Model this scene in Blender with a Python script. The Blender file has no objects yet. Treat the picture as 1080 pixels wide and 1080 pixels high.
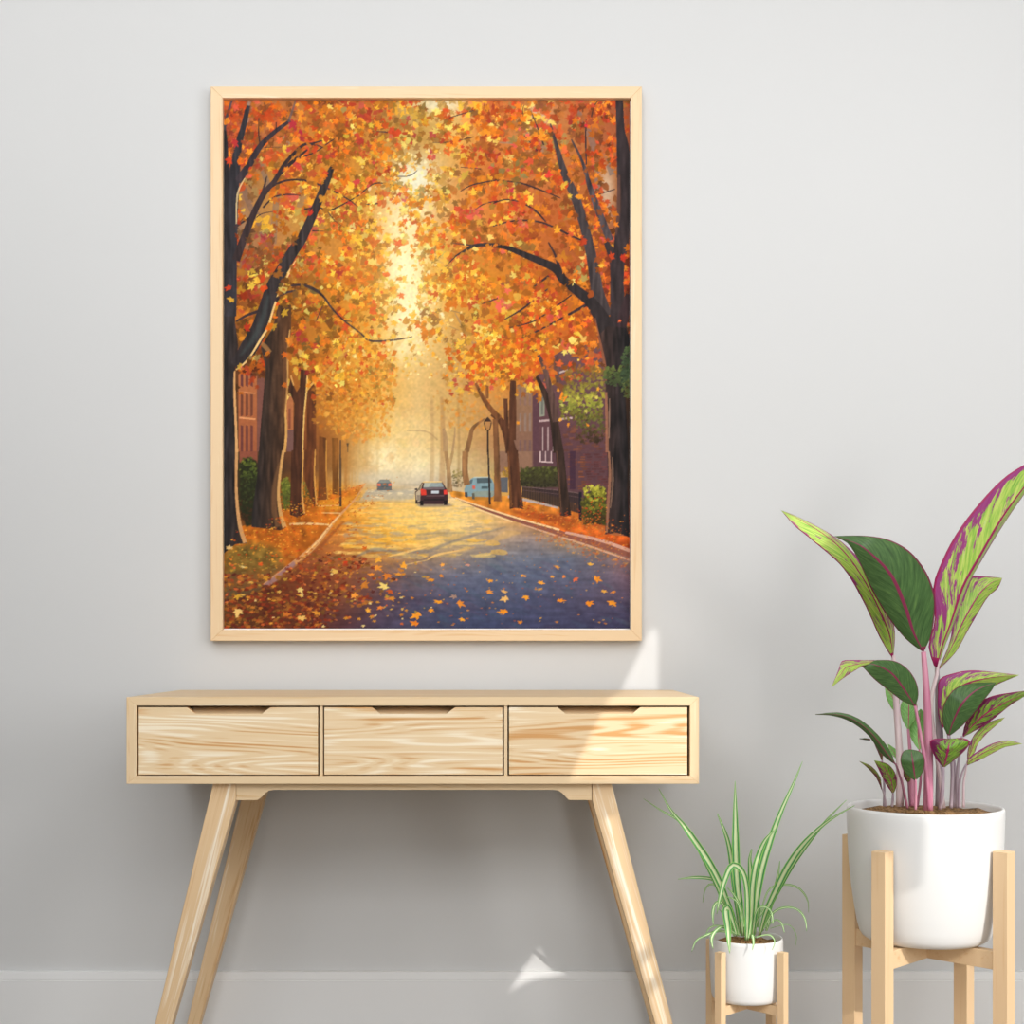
import bpy, bmesh, math, random
import numpy as np
from mathutils import Vector, Matrix

random.seed(4)
C = bpy.context.scene.collection
F_PX, HX, HY = 1540.0, 540.0, 680.0        # focal length in pixels and the vanishing point
CAM_Z, WALL_D = 0.92, 3.45                 # eye height; distance from the lens to the wall (the wall stands at y = 0)


def P(px, py, d):
    """The point of the room seen at (px, py) of the photograph when it lies d metres in front of the lens."""
    return Vector(((px - HX) / F_PX * d, d - WALL_D, CAM_Z - (py - HY) / F_PX * d))


def lin(h, k=1.0):
    v = [int(h[i:i + 2], 16) / 255 for i in (0, 2, 4)]
    return tuple(k * (c / 12.92 if c <= .04045 else ((c + .055) / 1.055) ** 2.4) for c in v) + (1.0,)


# ---------------------------------------------------------------- objects
def obj(name, me, mat, parent=None, smooth=False):
    if isinstance(me, bmesh.types.BMesh):
        bm, me = me, bpy.data.meshes.new(name)
        bmesh.ops.recalc_face_normals(bm, faces=bm.faces[:])
        bm.to_mesh(me)
        bm.free()
    for m in (mat if isinstance(mat, (list, tuple)) else [mat]):
        me.materials.append(m)
    if smooth:
        for p in me.polygons:
            p.use_smooth = True
    o = bpy.data.objects.new(name, me)
    C.objects.link(o)
    if parent is not None:
        o.parent = parent
        o.matrix_parent_inverse = Matrix.Translation(-parent_loc(parent))
    return o


def parent_loc(p):
    return p.location.copy() if p.type == 'EMPTY' else Vector((0, 0, 0))    # meshes keep the room's origin


def thing(name, label, cat, loc, group=None):
    o = bpy.data.objects.new(name, None)
    o.empty_display_size = .1
    C.objects.link(o)
    o.location = loc
    o['label'], o['category'] = label, cat
    if group:
        o['group'] = group
    return o


def struct(name, bm, m):
    o = obj(name, bm, m)
    o['kind'] = 'structure'
    return o


def box(bm, x0, x1, y0, y1, z0, z1, bev=0.0):
    r = bmesh.ops.create_cube(bm, size=1.0)
    for v in r['verts']:
        v.co = Vector(((x0 + x1) / 2 + v.co.x * (x1 - x0), (y0 + y1) / 2 + v.co.y * (y1 - y0), (z0 + z1) / 2 + v.co.z * (z1 - z0)))
    if bev:
        es = {e for v in r['verts'] for e in v.link_edges}
        bmesh.ops.bevel(bm, geom=list(es), offset=bev, segments=2, affect='EDGES', profile=.5)


def new_box(*a, **k):
    bm = bmesh.new()
    box(bm, *a, **k)
    return bm


def prism(pts, y0, y1, bev=0.0):
    """A plate with the outline pts (x, z), running from y0 to y1."""
    bm = bmesh.new()
    f = bm.faces.new([bm.verts.new((x, y0, z)) for x, z in pts])
    r = bmesh.ops.extrude_face_region(bm, geom=[f])
    bmesh.ops.translate(bm, verts=[g for g in r['geom'] if isinstance(g, bmesh.types.BMVert)], vec=(0, y1 - y0, 0))
    bmesh.ops.recalc_face_normals(bm, faces=bm.faces[:])
    if bev:
        bmesh.ops.bevel(bm, geom=bm.edges[:], offset=bev, segments=2, affect='EDGES', profile=.5)
    return bm


def lathe(prof, cx, cy, n=96):
    bm = bmesh.new()
    rings = []
    for r, z in prof:
        if r < 1e-6:
            rings.append([bm.verts.new((cx, cy, z))])
        else:
            rings.append([bm.verts.new((cx + r * math.cos(2 * math.pi * i / n), cy + r * math.sin(2 * math.pi * i / n), z)) for i in range(n)])
    for a, b in zip(rings, rings[1:]):
        for i in range(n):
            j = (i + 1) % n
            if len(a) == 1:
                bm.faces.new((a[0], b[i], b[j]))
            elif len(b) == 1:
                bm.faces.new((a[i], b[0], a[j]))
            else:
                bm.faces.new((a[i], b[i], b[j], a[j]))
    return bm


def spline(pts, n):
    """n points evenly spaced along a smooth curve through pts (any dimension)."""
    p = np.asarray(pts, float)
    out = []
    for i in range(len(p) - 1):
        a, b, c, d = p[max(i - 1, 0)], p[i], p[i + 1], p[min(i + 2, len(p) - 1)]
        for f in np.linspace(0, 1, 16, endpoint=False):
            out.append(.5 * (2 * b + (c - a) * f + (2 * a - 5 * b + 4 * c - d) * f * f + (3 * b - a - 3 * c + d) * f ** 3))
    out.append(p[-1])
    out = np.array(out)
    s = np.concatenate([[0], np.cumsum(np.linalg.norm(np.diff(out, axis=0), axis=1))])
    t = np.linspace(0, s[-1], n)
    return np.stack([np.interp(t, s, out[:, k]) for k in range(out.shape[1])], 1)


def tube(path, radii, n=12):
    """A round tapering stalk along world points."""
    p = spline(path, max(14, 5 * len(path)))
    r = np.interp(np.linspace(0, 1, len(p)), np.linspace(0, 1, len(radii)), radii)
    bm = bmesh.new()
    rings = []
    for i in range(len(p)):
        t = Vector(p[min(i + 1, len(p) - 1)] - p[max(i - 1, 0)]).normalized()
        u = t.cross(Vector((0, 1, 0)) if abs(t.y) < .9 else Vector((1, 0, 0))).normalized()
        w = t.cross(u)
        rings.append([bm.verts.new(Vector(p[i]) + (u * math.cos(a) + w * math.sin(a)) * r[i]) for a in [2 * math.pi * k / n for k in range(n)]])
    for a, b in zip(rings, rings[1:]):
        for i in range(n):
            j = (i + 1) % n
            bm.faces.new((a[i], a[j], b[j], b[i]))
    bm.faces.new(rings[0][::-1])
    bm.faces.new(rings[-1])
    return bm


# ---------------------------------------------------------------- materials
def nodes(name):
    m = bpy.data.materials.new(name)
    m.use_nodes = True
    nt = m.node_tree
    b = nt.nodes['Principled BSDF']
    def N(kind, **kw):
        n = nt.nodes.new(kind)
        for k, v in kw.items():
            if k in n.inputs:
                n.inputs[k].default_value = v
            else:
                setattr(n, k, v)
        return n
    def L(a, b_):
        nt.links.new(a, b_)
    return m, b, N, L


def math_node(N, L, op, a, b=None, clamp=False):
    n = N('ShaderNodeMath', operation=op, use_clamp=clamp)
    for i, v in enumerate((a, b)):
        if v is None:
            continue
        if isinstance(v, (int, float)):
            n.inputs[i].default_value = v
        else:
            L(v, n.inputs[i])
    return n.outputs[0]


def mix(N, L, f, a, b):
    n = N('ShaderNodeMix', data_type='RGBA')
    for s, v in ((n.inputs[0], f), (n.inputs[6], a), (n.inputs[7], b)):
        if isinstance(v, (int, float, tuple)):
            s.default_value = v
        else:
            L(v, s)
    return n.outputs[2]


def ramp(N, L, f, stops):
    n = N('ShaderNodeValToRGB')
    e = n.color_ramp.elements
    while len(e) < len(stops):
        e.new(.5)
    for q, (p, c) in zip(e, stops):
        q.position, q.color = p, c
    L(f, n.inputs[0])
    return n.outputs[0]


def plain(name, col, rough=.6, bump=0.0, bscale=200.0, spec=.3, vary=0.0, vscale=3.0, coat=0.0):
    m, b, N, L = nodes(name)
    b.inputs['Roughness'].default_value = rough
    b.inputs['Specular IOR Level'].default_value = spec
    b.inputs['Coat Weight'].default_value = coat
    tc = N('ShaderNodeTexCoord')
    nz = N('ShaderNodeTexNoise', Scale=vscale, Detail=4.0)
    L(tc.outputs['Object'], nz.inputs['Vector'])
    k = tuple(c * (1 - vary) for c in col[:3]) + (1,)
    L(mix(N, L, nz.outputs[0], k, col), b.inputs['Base Color'])
    if bump:
        n2 = N('ShaderNodeTexNoise', Scale=bscale, Detail=3.0)
        L(tc.outputs['Object'], n2.inputs['Vector'])
        bp = N('ShaderNodeBump', Strength=bump, Distance=.002)
        L(n2.outputs[0], bp.inputs['Height'])
        L(bp.outputs[0], b.inputs['Normal'])
    return m


def wood(name, cols, along='x', tilt=0.0, contrast=1.0, seed=0.0, rings=1.0, freq=1.0):
    """Pale straight-grained wood. cols = dark streak, body, pale streak; the grain runs along one axis, tilted in the x-z plane."""
    m, b, N, L = nodes(name)
    b.inputs['Roughness'].default_value = .45
    b.inputs['Specular IOR Level'].default_value = .3
    tc = N('ShaderNodeTexCoord')
    rot = N('ShaderNodeMapping')
    rot.inputs['Rotation'].default_value = (0, tilt, 0)
    rot.inputs['Location'].default_value = (seed, seed * .7, seed * 1.3)
    L(tc.outputs['Object'], rot.inputs['Vector'])
    def grain(la, ac, scale, detail, dist):
        mp = N('ShaderNodeMapping')
        mp.inputs['Scale'].default_value = {'x': (la, ac, ac), 'y': (ac, la, ac), 'z': (ac, ac, la)}[along]
        L(rot.outputs[0], mp.inputs['Vector'])
        n = N('ShaderNodeTexNoise', Scale=scale, Detail=detail, Distortion=dist)
        L(mp.outputs[0], n.inputs['Vector'])
        return n.outputs[0]
    broad, mid, fine = grain(1.1, 34 * freq, 1, 3, .5), grain(1.6, 120 * freq, 1, 5, .3), grain(10, 420 * freq, 1, 3, .2)
    # growth rings: bands across the grain, bent by slow noise
    mp = N('ShaderNodeMapping')
    mp.inputs['Scale'].default_value = {'x': (1.0, 11, 11), 'y': (11, 1.0, 11), 'z': (11, 11, 1.0)}[along]
    L(rot.outputs[0], mp.inputs['Vector'])
    bend = N('ShaderNodeTexNoise', Scale=1.0, Detail=2.0)
    L(mp.outputs[0], bend.inputs['Vector'])
    s = math_node(N, L, 'SINE', math_node(N, L, 'MULTIPLY', bend.outputs[0], 130.0 * freq ** .5))
    s = math_node(N, L, 'MULTIPLY', math_node(N, L, 'ADD', s, 1.0), .5)
    f = math_node(N, L, 'ADD', math_node(N, L, 'MULTIPLY', broad, .34), math_node(N, L, 'MULTIPLY', mid, .42))
    f = math_node(N, L, 'ADD', f, math_node(N, L, 'MULTIPLY', fine, .16))
    f = math_node(N, L, 'ADD', f, math_node(N, L, 'MULTIPLY', s, .10 * rings))
    c = .46 + .05 * rings
    w = .17 / contrast
    L(ramp(N, L, f, [(c - w, cols[0]), (c - w * .25, cols[1]), (c + w * .35, cols[1]), (c + w, cols[2])]), b.inputs['Base Color'])
    bp = N('ShaderNodeBump', Strength=.15, Distance=.001)
    L(fine, bp.inputs['Height'])
    L(bp.outputs[0], b.inputs['Normal'])
    return m


ASH = (lin('d09c62'), lin('e6cba2'), lin('f4e5ca'))
CALM = (lin('d2ab78'), lin('e2c79f'), lin('eedcbe'))
FRAME = (lin('dcae78'), lin('ebcda4'), lin('f7e5ca'))
STAND = (lin('d4a878'), lin('e4c49b'), lin('efd8b6'))
LEGC = (lin('c4935e'), lin('dfbf95'), lin('f5e8d2'))
M_DRAWER = [wood('ash_drawer_front', ASH, 'x', .02 * (i - 1), 1.25, 3.1 * i + 1, 1.5, 1.1) for i in range(3)]
M_SCOOP = wood('ash_scoop', CALM, 'x', 0, .8, 9)
M_RAIL_X = wood('ash_rail', CALM, 'x', 0, .9, 5, .8)
M_RAIL_Z = wood('ash_upright', CALM, 'z', 0, .9, 6, .8)
M_FRAME_X = wood('frame_wood', FRAME, 'x', 0, .9, 2, .6)
M_FRAME_Z = wood('frame_wood_upright', FRAME, 'z', 0, .9, 3, .6)
M_LEG_L = wood('ash_leg_left', LEGC, 'z', -.25, 1.35, 7, .3, 1.0)
M_LEG_R = wood('ash_leg_right', LEGC, 'z', .27, 1.35, 8, .3, 1.0)
M_STAND = wood('stand_wood', STAND, 'z', 0, .7, 4, .4)
M_BEAM = wood('stand_beam_wood', STAND, 'x', 0, .9, 11, .6)
M_WALL = plain('painted_wall', lin('d4d4d3'), .9, .04, 160, .1, .05, 1.3)
M_BASE = plain('painted_baseboard', lin('e6e6e5'), .7, .02, 160, .2, .02)
M_FLOOR = wood('floor_boards', (lin('8a8178'), lin('a39a90'), lin('b8b0a6')), 'x', 0, .8, 12, .8, .4)
M_MASK = plain('sun_mask_paint', lin('e8e8e6'), .9, .02)  # finish of the added sun-shaping panel out of view
M_POT = plain('white_glazed_ceramic', lin('e4e4e2'), .32, 0, 200, .4, .01)
M_MOUNT = plain('white_mount_board', lin('fdfdfb'), .8)


def soil_mat():
    m, b, N, L = nodes('potting_soil')
    tc = N('ShaderNodeTexCoord')
    v = N('ShaderNodeTexVoronoi', Scale=170.0)
    L(tc.outputs['Object'], v.inputs['Vector'])
    n = N('ShaderNodeTexNoise', Scale=60.0, Detail=5.0)
    L(tc.outputs['Object'], n.inputs['Vector'])
    f = math_node(N, L, 'ADD', math_node(N, L, 'MULTIPLY', v.outputs['Distance'], .5), math_node(N, L, 'MULTIPLY', n.outputs[0], .6))
    L(ramp(N, L, f, [(.25, lin('4e3418')), (.5, lin('7d5c34')), (.75, lin('b08a5c'))]), b.inputs['Base Color'])
    b.inputs['Roughness'].default_value = .95
    return m


M_SOIL = soil_mat()


def leaf_mat(kind):
    """Leaf skins; UV u runs 0-1 across the blade with the midrib at 0.5, v from base to tip."""
    m, b, N, L = nodes('leaf_' + kind)
    b.inputs['Roughness'].default_value = .42
    b.inputs['Specular IOR Level'].default_value = .35
    uv = N('ShaderNodeUVMap')
    sp = N('ShaderNodeSeparateXYZ')
    L(uv.outputs[0], sp.inputs[0])
    u, v = sp.outputs[0], sp.outputs[1]
    a = math_node(N, L, 'MULTIPLY', math_node(N, L, 'ABSOLUTE', math_node(N, L, 'SUBTRACT', u, .5)), 2.0)      # 0 rib, 1 margin
    tc = N('ShaderNodeTexCoord')
    if kind == 'spider':
        n = N('ShaderNodeTexNoise', Scale=60.0, Detail=2.0)
        L(tc.outputs['Object'], n.inputs['Vector'])
        f = math_node(N, L, 'ADD', a, math_node(N, L, 'MULTIPLY', math_node(N, L, 'SUBTRACT', n.outputs[0], .5), .12))
        L(ramp(N, L, f, [(.10, lin('d8e2b4')), (.42, lin('c2d69a')), (.53, lin('5aa064')), (.64, lin('278457')), (.80, lin('5aa648')), (1.0, lin('a2d070'))]), b.inputs['Base Color'])
        return m
    # side veins sweep from the rib towards the tip
    vein = math_node(N, L, 'SUBTRACT', math_node(N, L, 'MULTIPLY', v, 9.0), math_node(N, L, 'MULTIPLY', a, 2.6))
    fr = math_node(N, L, 'ABSOLUTE', math_node(N, L, 'SUBTRACT', math_node(N, L, 'FRACT', vein), .5))
    vline = math_node(N, L, 'LESS_THAN', fr, .035)
    cb = N('ShaderNodeCombineXYZ')
    L(math_node(N, L, 'MULTIPLY', vein, 2.2), cb.inputs[0])
    L(math_node(N, L, 'MULTIPLY', u, 3.0), cb.inputs[1])
    n1 = N('ShaderNodeTexNoise', Scale=1.6, Detail=4.0, Roughness=.6)
    oi = N('ShaderNodeObjectInfo')
    mp = N('ShaderNodeVectorMath', operation='ADD')
    L(cb.outputs[0], mp.inputs[0])
    sc = N('ShaderNodeCombineXYZ')
    L(math_node(N, L, 'MULTIPLY', oi.outputs['Random'], 40.0), sc.inputs[0])
    L(sc.outputs[0], mp.inputs[1])
    L(mp.outputs[0], n1.inputs['Vector'])
    n2 = N('ShaderNodeTexNoise', Scale=2.4, Detail=5.0, Roughness=.65)
    sc2 = N('ShaderNodeVectorMath', operation='MULTIPLY')
    sc2.inputs[1].default_value = (1.6, 2.2, 1)
    L(mp.outputs[0], sc2.inputs[0])
    L(sc2.outputs[0], n2.inputs['Vector'])
    if kind == 'dark':
        c = ramp(N, L, n1.outputs[0], [(.3, lin('324c26')), (.55, lin('466636')), (.75, lin('5e7e40'))])
        c = mix(N, L, math_node(N, L, 'MULTIPLY', vline, .35), c, lin('2a4424'))
        edge_at, rib_w, mag = .95, .05, lin('7c2846')
    elif kind == 'light':
        c = ramp(N, L, n1.outputs[0], [(.3, lin('5c9a48')), (.55, lin('86bf66')), (.75, lin('a4d284'))])
        c = mix(N, L, math_node(N, L, 'MULTIPLY', vline, .3), c, lin('548a40'))
        edge_at, rib_w, mag = .96, .05, lin('b04a68')
    else:
        deep = kind == 'dusky'
        if deep:
            c = ramp(N, L, n1.outputs[0], [(.30, lin('3a5a22')), (.5, lin('6c9430')), (.7, lin('94b83c'))])
        else:
            c = ramp(N, L, n1.outputs[0], [(.28, lin('5a9238')), (.45, lin('8cb444')), (.60, lin('b8c860')), (.78, lin('a6c888'))])
        # purple blotches: broad clouds stretched along the veins, thickest towards the margin and on one half of the blade
        n3 = N('ShaderNodeTexNoise', Scale=1.1, Detail=5.0, Roughness=.62, Distortion=.4)
        sc3 = N('ShaderNodeVectorMath', operation='MULTIPLY')
        sc3.inputs[1].default_value = (.55, 1.5, 1)
        L(mp.outputs[0], sc3.inputs[0])
        L(sc3.outputs[0], n3.inputs['Vector'])
        blot = math_node(N, L, 'ADD', math_node(N, L, 'MULTIPLY', n3.outputs[0], .8), math_node(N, L, 'MULTIPLY', n2.outputs[0], .25))
        blot = math_node(N, L, 'ADD', blot, math_node(N, L, 'MULTIPLY', math_node(N, L, 'POWER', a, 3.0), .17))
        blot = math_node(N, L, 'ADD', blot, math_node(N, L, 'MULTIPLY', math_node(N, L, 'SUBTRACT', .5, u), .12))
        blot = math_node(N, L, 'SUBTRACT', blot, math_node(N, L, 'MULTIPLY', v, .06))
        if deep:
            blot = math_node(N, L, 'ADD', blot, .035)
        bm_ = ramp(N, L, blot, [(.565, (0, 0, 0, 1)), (.60, (1, 1, 1, 1))])
        purple = mix(N, L, n1.outputs[0], lin('5c1440') if deep else lin('7a1c58'), lin('7c2450') if deep else lin('a04484'))
        c = mix(N, L, bm_, c, purple)
        edge_at, rib_w, mag = .925, .05, lin('961c54')
    rib = math_node(N, L, 'LESS_THAN', a, math_node(N, L, 'SUBTRACT', rib_w * 1.7, math_node(N, L, 'MULTIPLY', v, rib_w)))
    c = mix(N, L, rib, c, mag)
    edge = math_node(N, L, 'GREATER_THAN', a, edge_at)
    foot = math_node(N, L, 'LESS_THAN', v, .035)
    c = mix(N, L, math_node(N, L, 'MAXIMUM', edge, foot), c, mag)
    L(c, b.inputs['Base Color'])
    b.inputs['Subsurface Weight'].default_value = 0.0
    return m


LEAF = {k: leaf_mat(k) for k in ('dark', 'light', 'bright', 'dusky', 'spider')}


def stem_mat(name, low, high):
    m, b, N, L = nodes(name)
    tc = N('ShaderNodeTexCoord')
    mp = N('ShaderNodeMapping')
    mp.inputs['Scale'].default_value = (120, 120, 6)
    L(tc.outputs['Object'], mp.inputs['Vector'])
    n = N('ShaderNodeTexNoise', Scale=1.0, Detail=3.0)
    L(mp.outputs[0], n.inputs['Vector'])
    L(ramp(N, L, n.outputs[0], [(.3, low), (.7, high)]), b.inputs['Base Color'])
    b.inputs['Roughness'].default_value = .5
    return m


M_PINK = stem_mat('pink_stalk', lin('b06480'), lin('cf90a2'))
M_PALE = stem_mat('pale_stalk', lin('cfb4ba'), lin('e6d6d4'))
M_LILAC = stem_mat('lilac_stalk', lin('94828e'), lin('b5a6ac'))
M_PLUM = stem_mat('plum_stalk', lin('7c4258'), lin('a4707e'))

# ---------------------------------------------------------------- the room
RX0, RX1, RY0, RZ1 = -2.6, 2.6, -5.2, 2.75
struct('floor', new_box(RX0 - .1, RX1 + .1, RY0 - .1, .1, -.1, 0), M_FLOOR)
struct('wall_back', new_box(RX0 - .1, RX1 + .1, 0, .1, 0, RZ1), M_WALL)
bm = prism([(0, 0), (-.018, 0), (-.018, .1300), (-.0168, .1312), (-.0168, .1318), (-.0176, .133), (-.0140, .1495), (-.0125, .1506), (0, .1506)], RX0, RX1)
bmesh.ops.rotate(bm, verts=bm.verts[:], cent=(0, 0, 0), matrix=Matrix.Rotation(math.pi / 2, 3, 'Z'))
for v in bm.verts:                                        # the profile now runs along x with its face towards the room
    v.co.x, v.co.y = -v.co.x, v.co.y
struct('baseboard_back', bm, M_BASE)

# ---------------------------------------------------------------- framed painting
# ---------------------------------------------------------------- the painting (autumn street), painted stroke by stroke
def hx(s):
    return np.array([int(s[i:i + 2], 16) / 255.0 for i in (0, 2, 4)])


class Canvas:
    """A little oil-paint canvas: polygons, tapering strokes and dabs laid over one another with soft edges."""

    def __init__(self, x0, y0, x1, y1, s):
        self.x0, self.y0, self.s = x0, y0, s
        self.w, self.h = int(round((x1 - x0) * s)), int(round((y1 - y0) * s))
        self.a = np.zeros((self.h, self.w, 3))
        self.rng = np.random.default_rng(7)
        g = self.rng.random((self.h, self.w))
        self.grain_v = self.smooth(g, 9, 1)
        self.grain_h = self.smooth(self.rng.random((self.h, self.w)), 1, 9)
        self.blot = self.smooth(self.rng.random((self.h, self.w)), 3, 3)

    @staticmethod
    def smooth(g, ry, rx):
        for r, ax in ((ry, 0), (rx, 1)):
            k = 2 * r + 1
            for _ in range(2):
                p = np.concatenate([np.take(g, range(-r, 0), axis=ax), g, np.take(g, range(0, r), axis=ax)], axis=ax)
                c = np.cumsum(np.insert(p, 0, 0, axis=ax), axis=ax)
                n = g.shape[ax]
                g = (np.take(c, range(k, k + n), axis=ax) - np.take(c, range(0, n), axis=ax)) / k
        g = g - g.mean()
        return g / (g.std() + 1e-9)

    def poly(self, pts, col, alpha=1.0, ss=2, grain=None, gamp=0.0, col2=None, axis=0, soft=0):
        p = (np.asarray(pts, float) - (self.x0, self.y0)) * self.s
        m = 1 + soft * self.s * 2
        xa, ya = np.floor(p.min(0) - m).astype(int)
        xb, yb = np.ceil(p.max(0) + m).astype(int)
        xa, ya, xb, yb = max(xa, 0), max(ya, 0), min(xb, self.w), min(yb, self.h)
        if xa >= xb or ya >= yb:
            return
        xs = xa + (np.arange((xb - xa) * ss) + 0.5) / ss
        ys = ya + (np.arange((yb - ya) * ss) + 0.5) / ss
        ins = np.zeros((len(ys), len(xs)), bool)
        q = np.roll(p, -1, 0)
        for (ax, ay), (bx, by) in zip(p, q):
            if ay == by:
                continue
            rows = (ay > ys) != (by > ys)
            if not rows.any():
                continue
            xi = (bx - ax) * (ys[rows] - ay) / (by - ay) + ax
            ins[rows] ^= xs[None, :] < xi[:, None]
        cov = ins.reshape(yb - ya, ss, xb - xa, ss).mean((1, 3)) * alpha
        if soft:
            r = max(1, int(soft * self.s))
            k = np.ones(2 * r + 1) / (2 * r + 1)
            cov = np.apply_along_axis(lambda v: np.convolve(v, k, 'same') if len(v) >= len(k) else v * 0 + v.mean(), 0, cov)
            cov = np.apply_along_axis(lambda v: np.convolve(v, k, 'same') if len(v) >= len(k) else v * 0 + v.mean(), 1, cov)
        c = np.broadcast_to(np.asarray(col), cov.shape + (3,))
        if col2 is not None:
            n = cov.shape[axis]
            t = np.linspace(0, 1, n)
            t = t[:, None] if axis == 0 else t[None, :]
            t = np.broadcast_to(t, cov.shape)[..., None]
            c = c * (1 - t) + np.asarray(col2) * t
        if grain is not None:
            c = c * (1 + gamp * grain[ya:yb, xa:xb, None])
        t = self.a[ya:yb, xa:xb]
        t += (c - t) * cov[..., None]

    def stroke(self, pts, widths, col, alpha=1.0, **k):
        p = np.asarray(pts, float)
        w = np.interp(np.linspace(0, 1, len(p)), np.linspace(0, 1, len(widths)), widths)
        # a smooth curve through the points
        t = np.arange(len(p))
        tt = np.linspace(0, len(p) - 1, (len(p) - 1) * 6 + 1)
        out = []
        for u in tt:
            i = min(int(u), len(p) - 2)
            f = u - i
            a, b = p[max(i - 1, 0)], p[i]
            c, d = p[i + 1], p[min(i + 2, len(p) - 1)]
            out.append(0.5 * (2 * b + (c - a) * f + (2 * a - 5 * b + 4 * c - d) * f * f + (3 * b - a - 3 * c + d) * f ** 3))
        p = np.array(out)
        w = np.interp(tt, t, w) / 2
        d = np.gradient(p, axis=0)
        n = np.stack([-d[:, 1], d[:, 0]], 1) / (np.linalg.norm(d, axis=1, keepdims=True) + 1e-9)
        self.poly(np.concatenate([p + n * w[:, None], (p - n * w[:, None])[::-1]]), col, alpha, **k)

    def leaf(self, x, y, r, col, alpha=1.0, flat=1.0, kind=0):
        g = self.rng
        a0 = g.random() * 6.283
        if kind == 0:                                    # five-pointed maple leaf
            lobe, out = np.array([-2.1, -1.05, 0, 1.05, 2.1]), np.array([.72, .95, 1.12, .95, .72])
            ang = a0 + np.concatenate([(lobe[:, None] + (-.26, 0, .26, .52)).ravel(), [3.0]]) + g.normal(0, .06, 21)
            rad = r * np.concatenate([(out[:, None] * g.uniform(.8, 1.1, (5, 1)) * (.70, 1, .70, .50)).ravel(), [.45]]) * g.uniform(.9, 1.1, 21)
        else:                                            # a plain dab of the brush
            n = 7
            ang = a0 + np.arange(n) * 6.283 / n + g.normal(0, .2, n)
            rad = r * g.uniform(.4, 1.0, n)
        sq = g.uniform(.6, 1.0)
        c, s = math.cos(a0 * 1.7), math.sin(a0 * 1.7)
        u, v = np.cos(ang) * rad, np.sin(ang) * rad * sq
        self.poly(np.stack([x + c * u - s * v, y + (s * u + c * v) * flat], 1), col, alpha)

    def glow(self, x, y, rx, ry, col, alpha):
        yy, xx = np.mgrid[0:self.h, 0:self.w]
        e = np.exp(-(((xx / self.s + self.x0 - x) / rx) ** 2 + ((yy / self.s + self.y0 - y) / ry) ** 2))[..., None] * alpha
        self.a += (np.asarray(col) - self.a) * e


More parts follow.
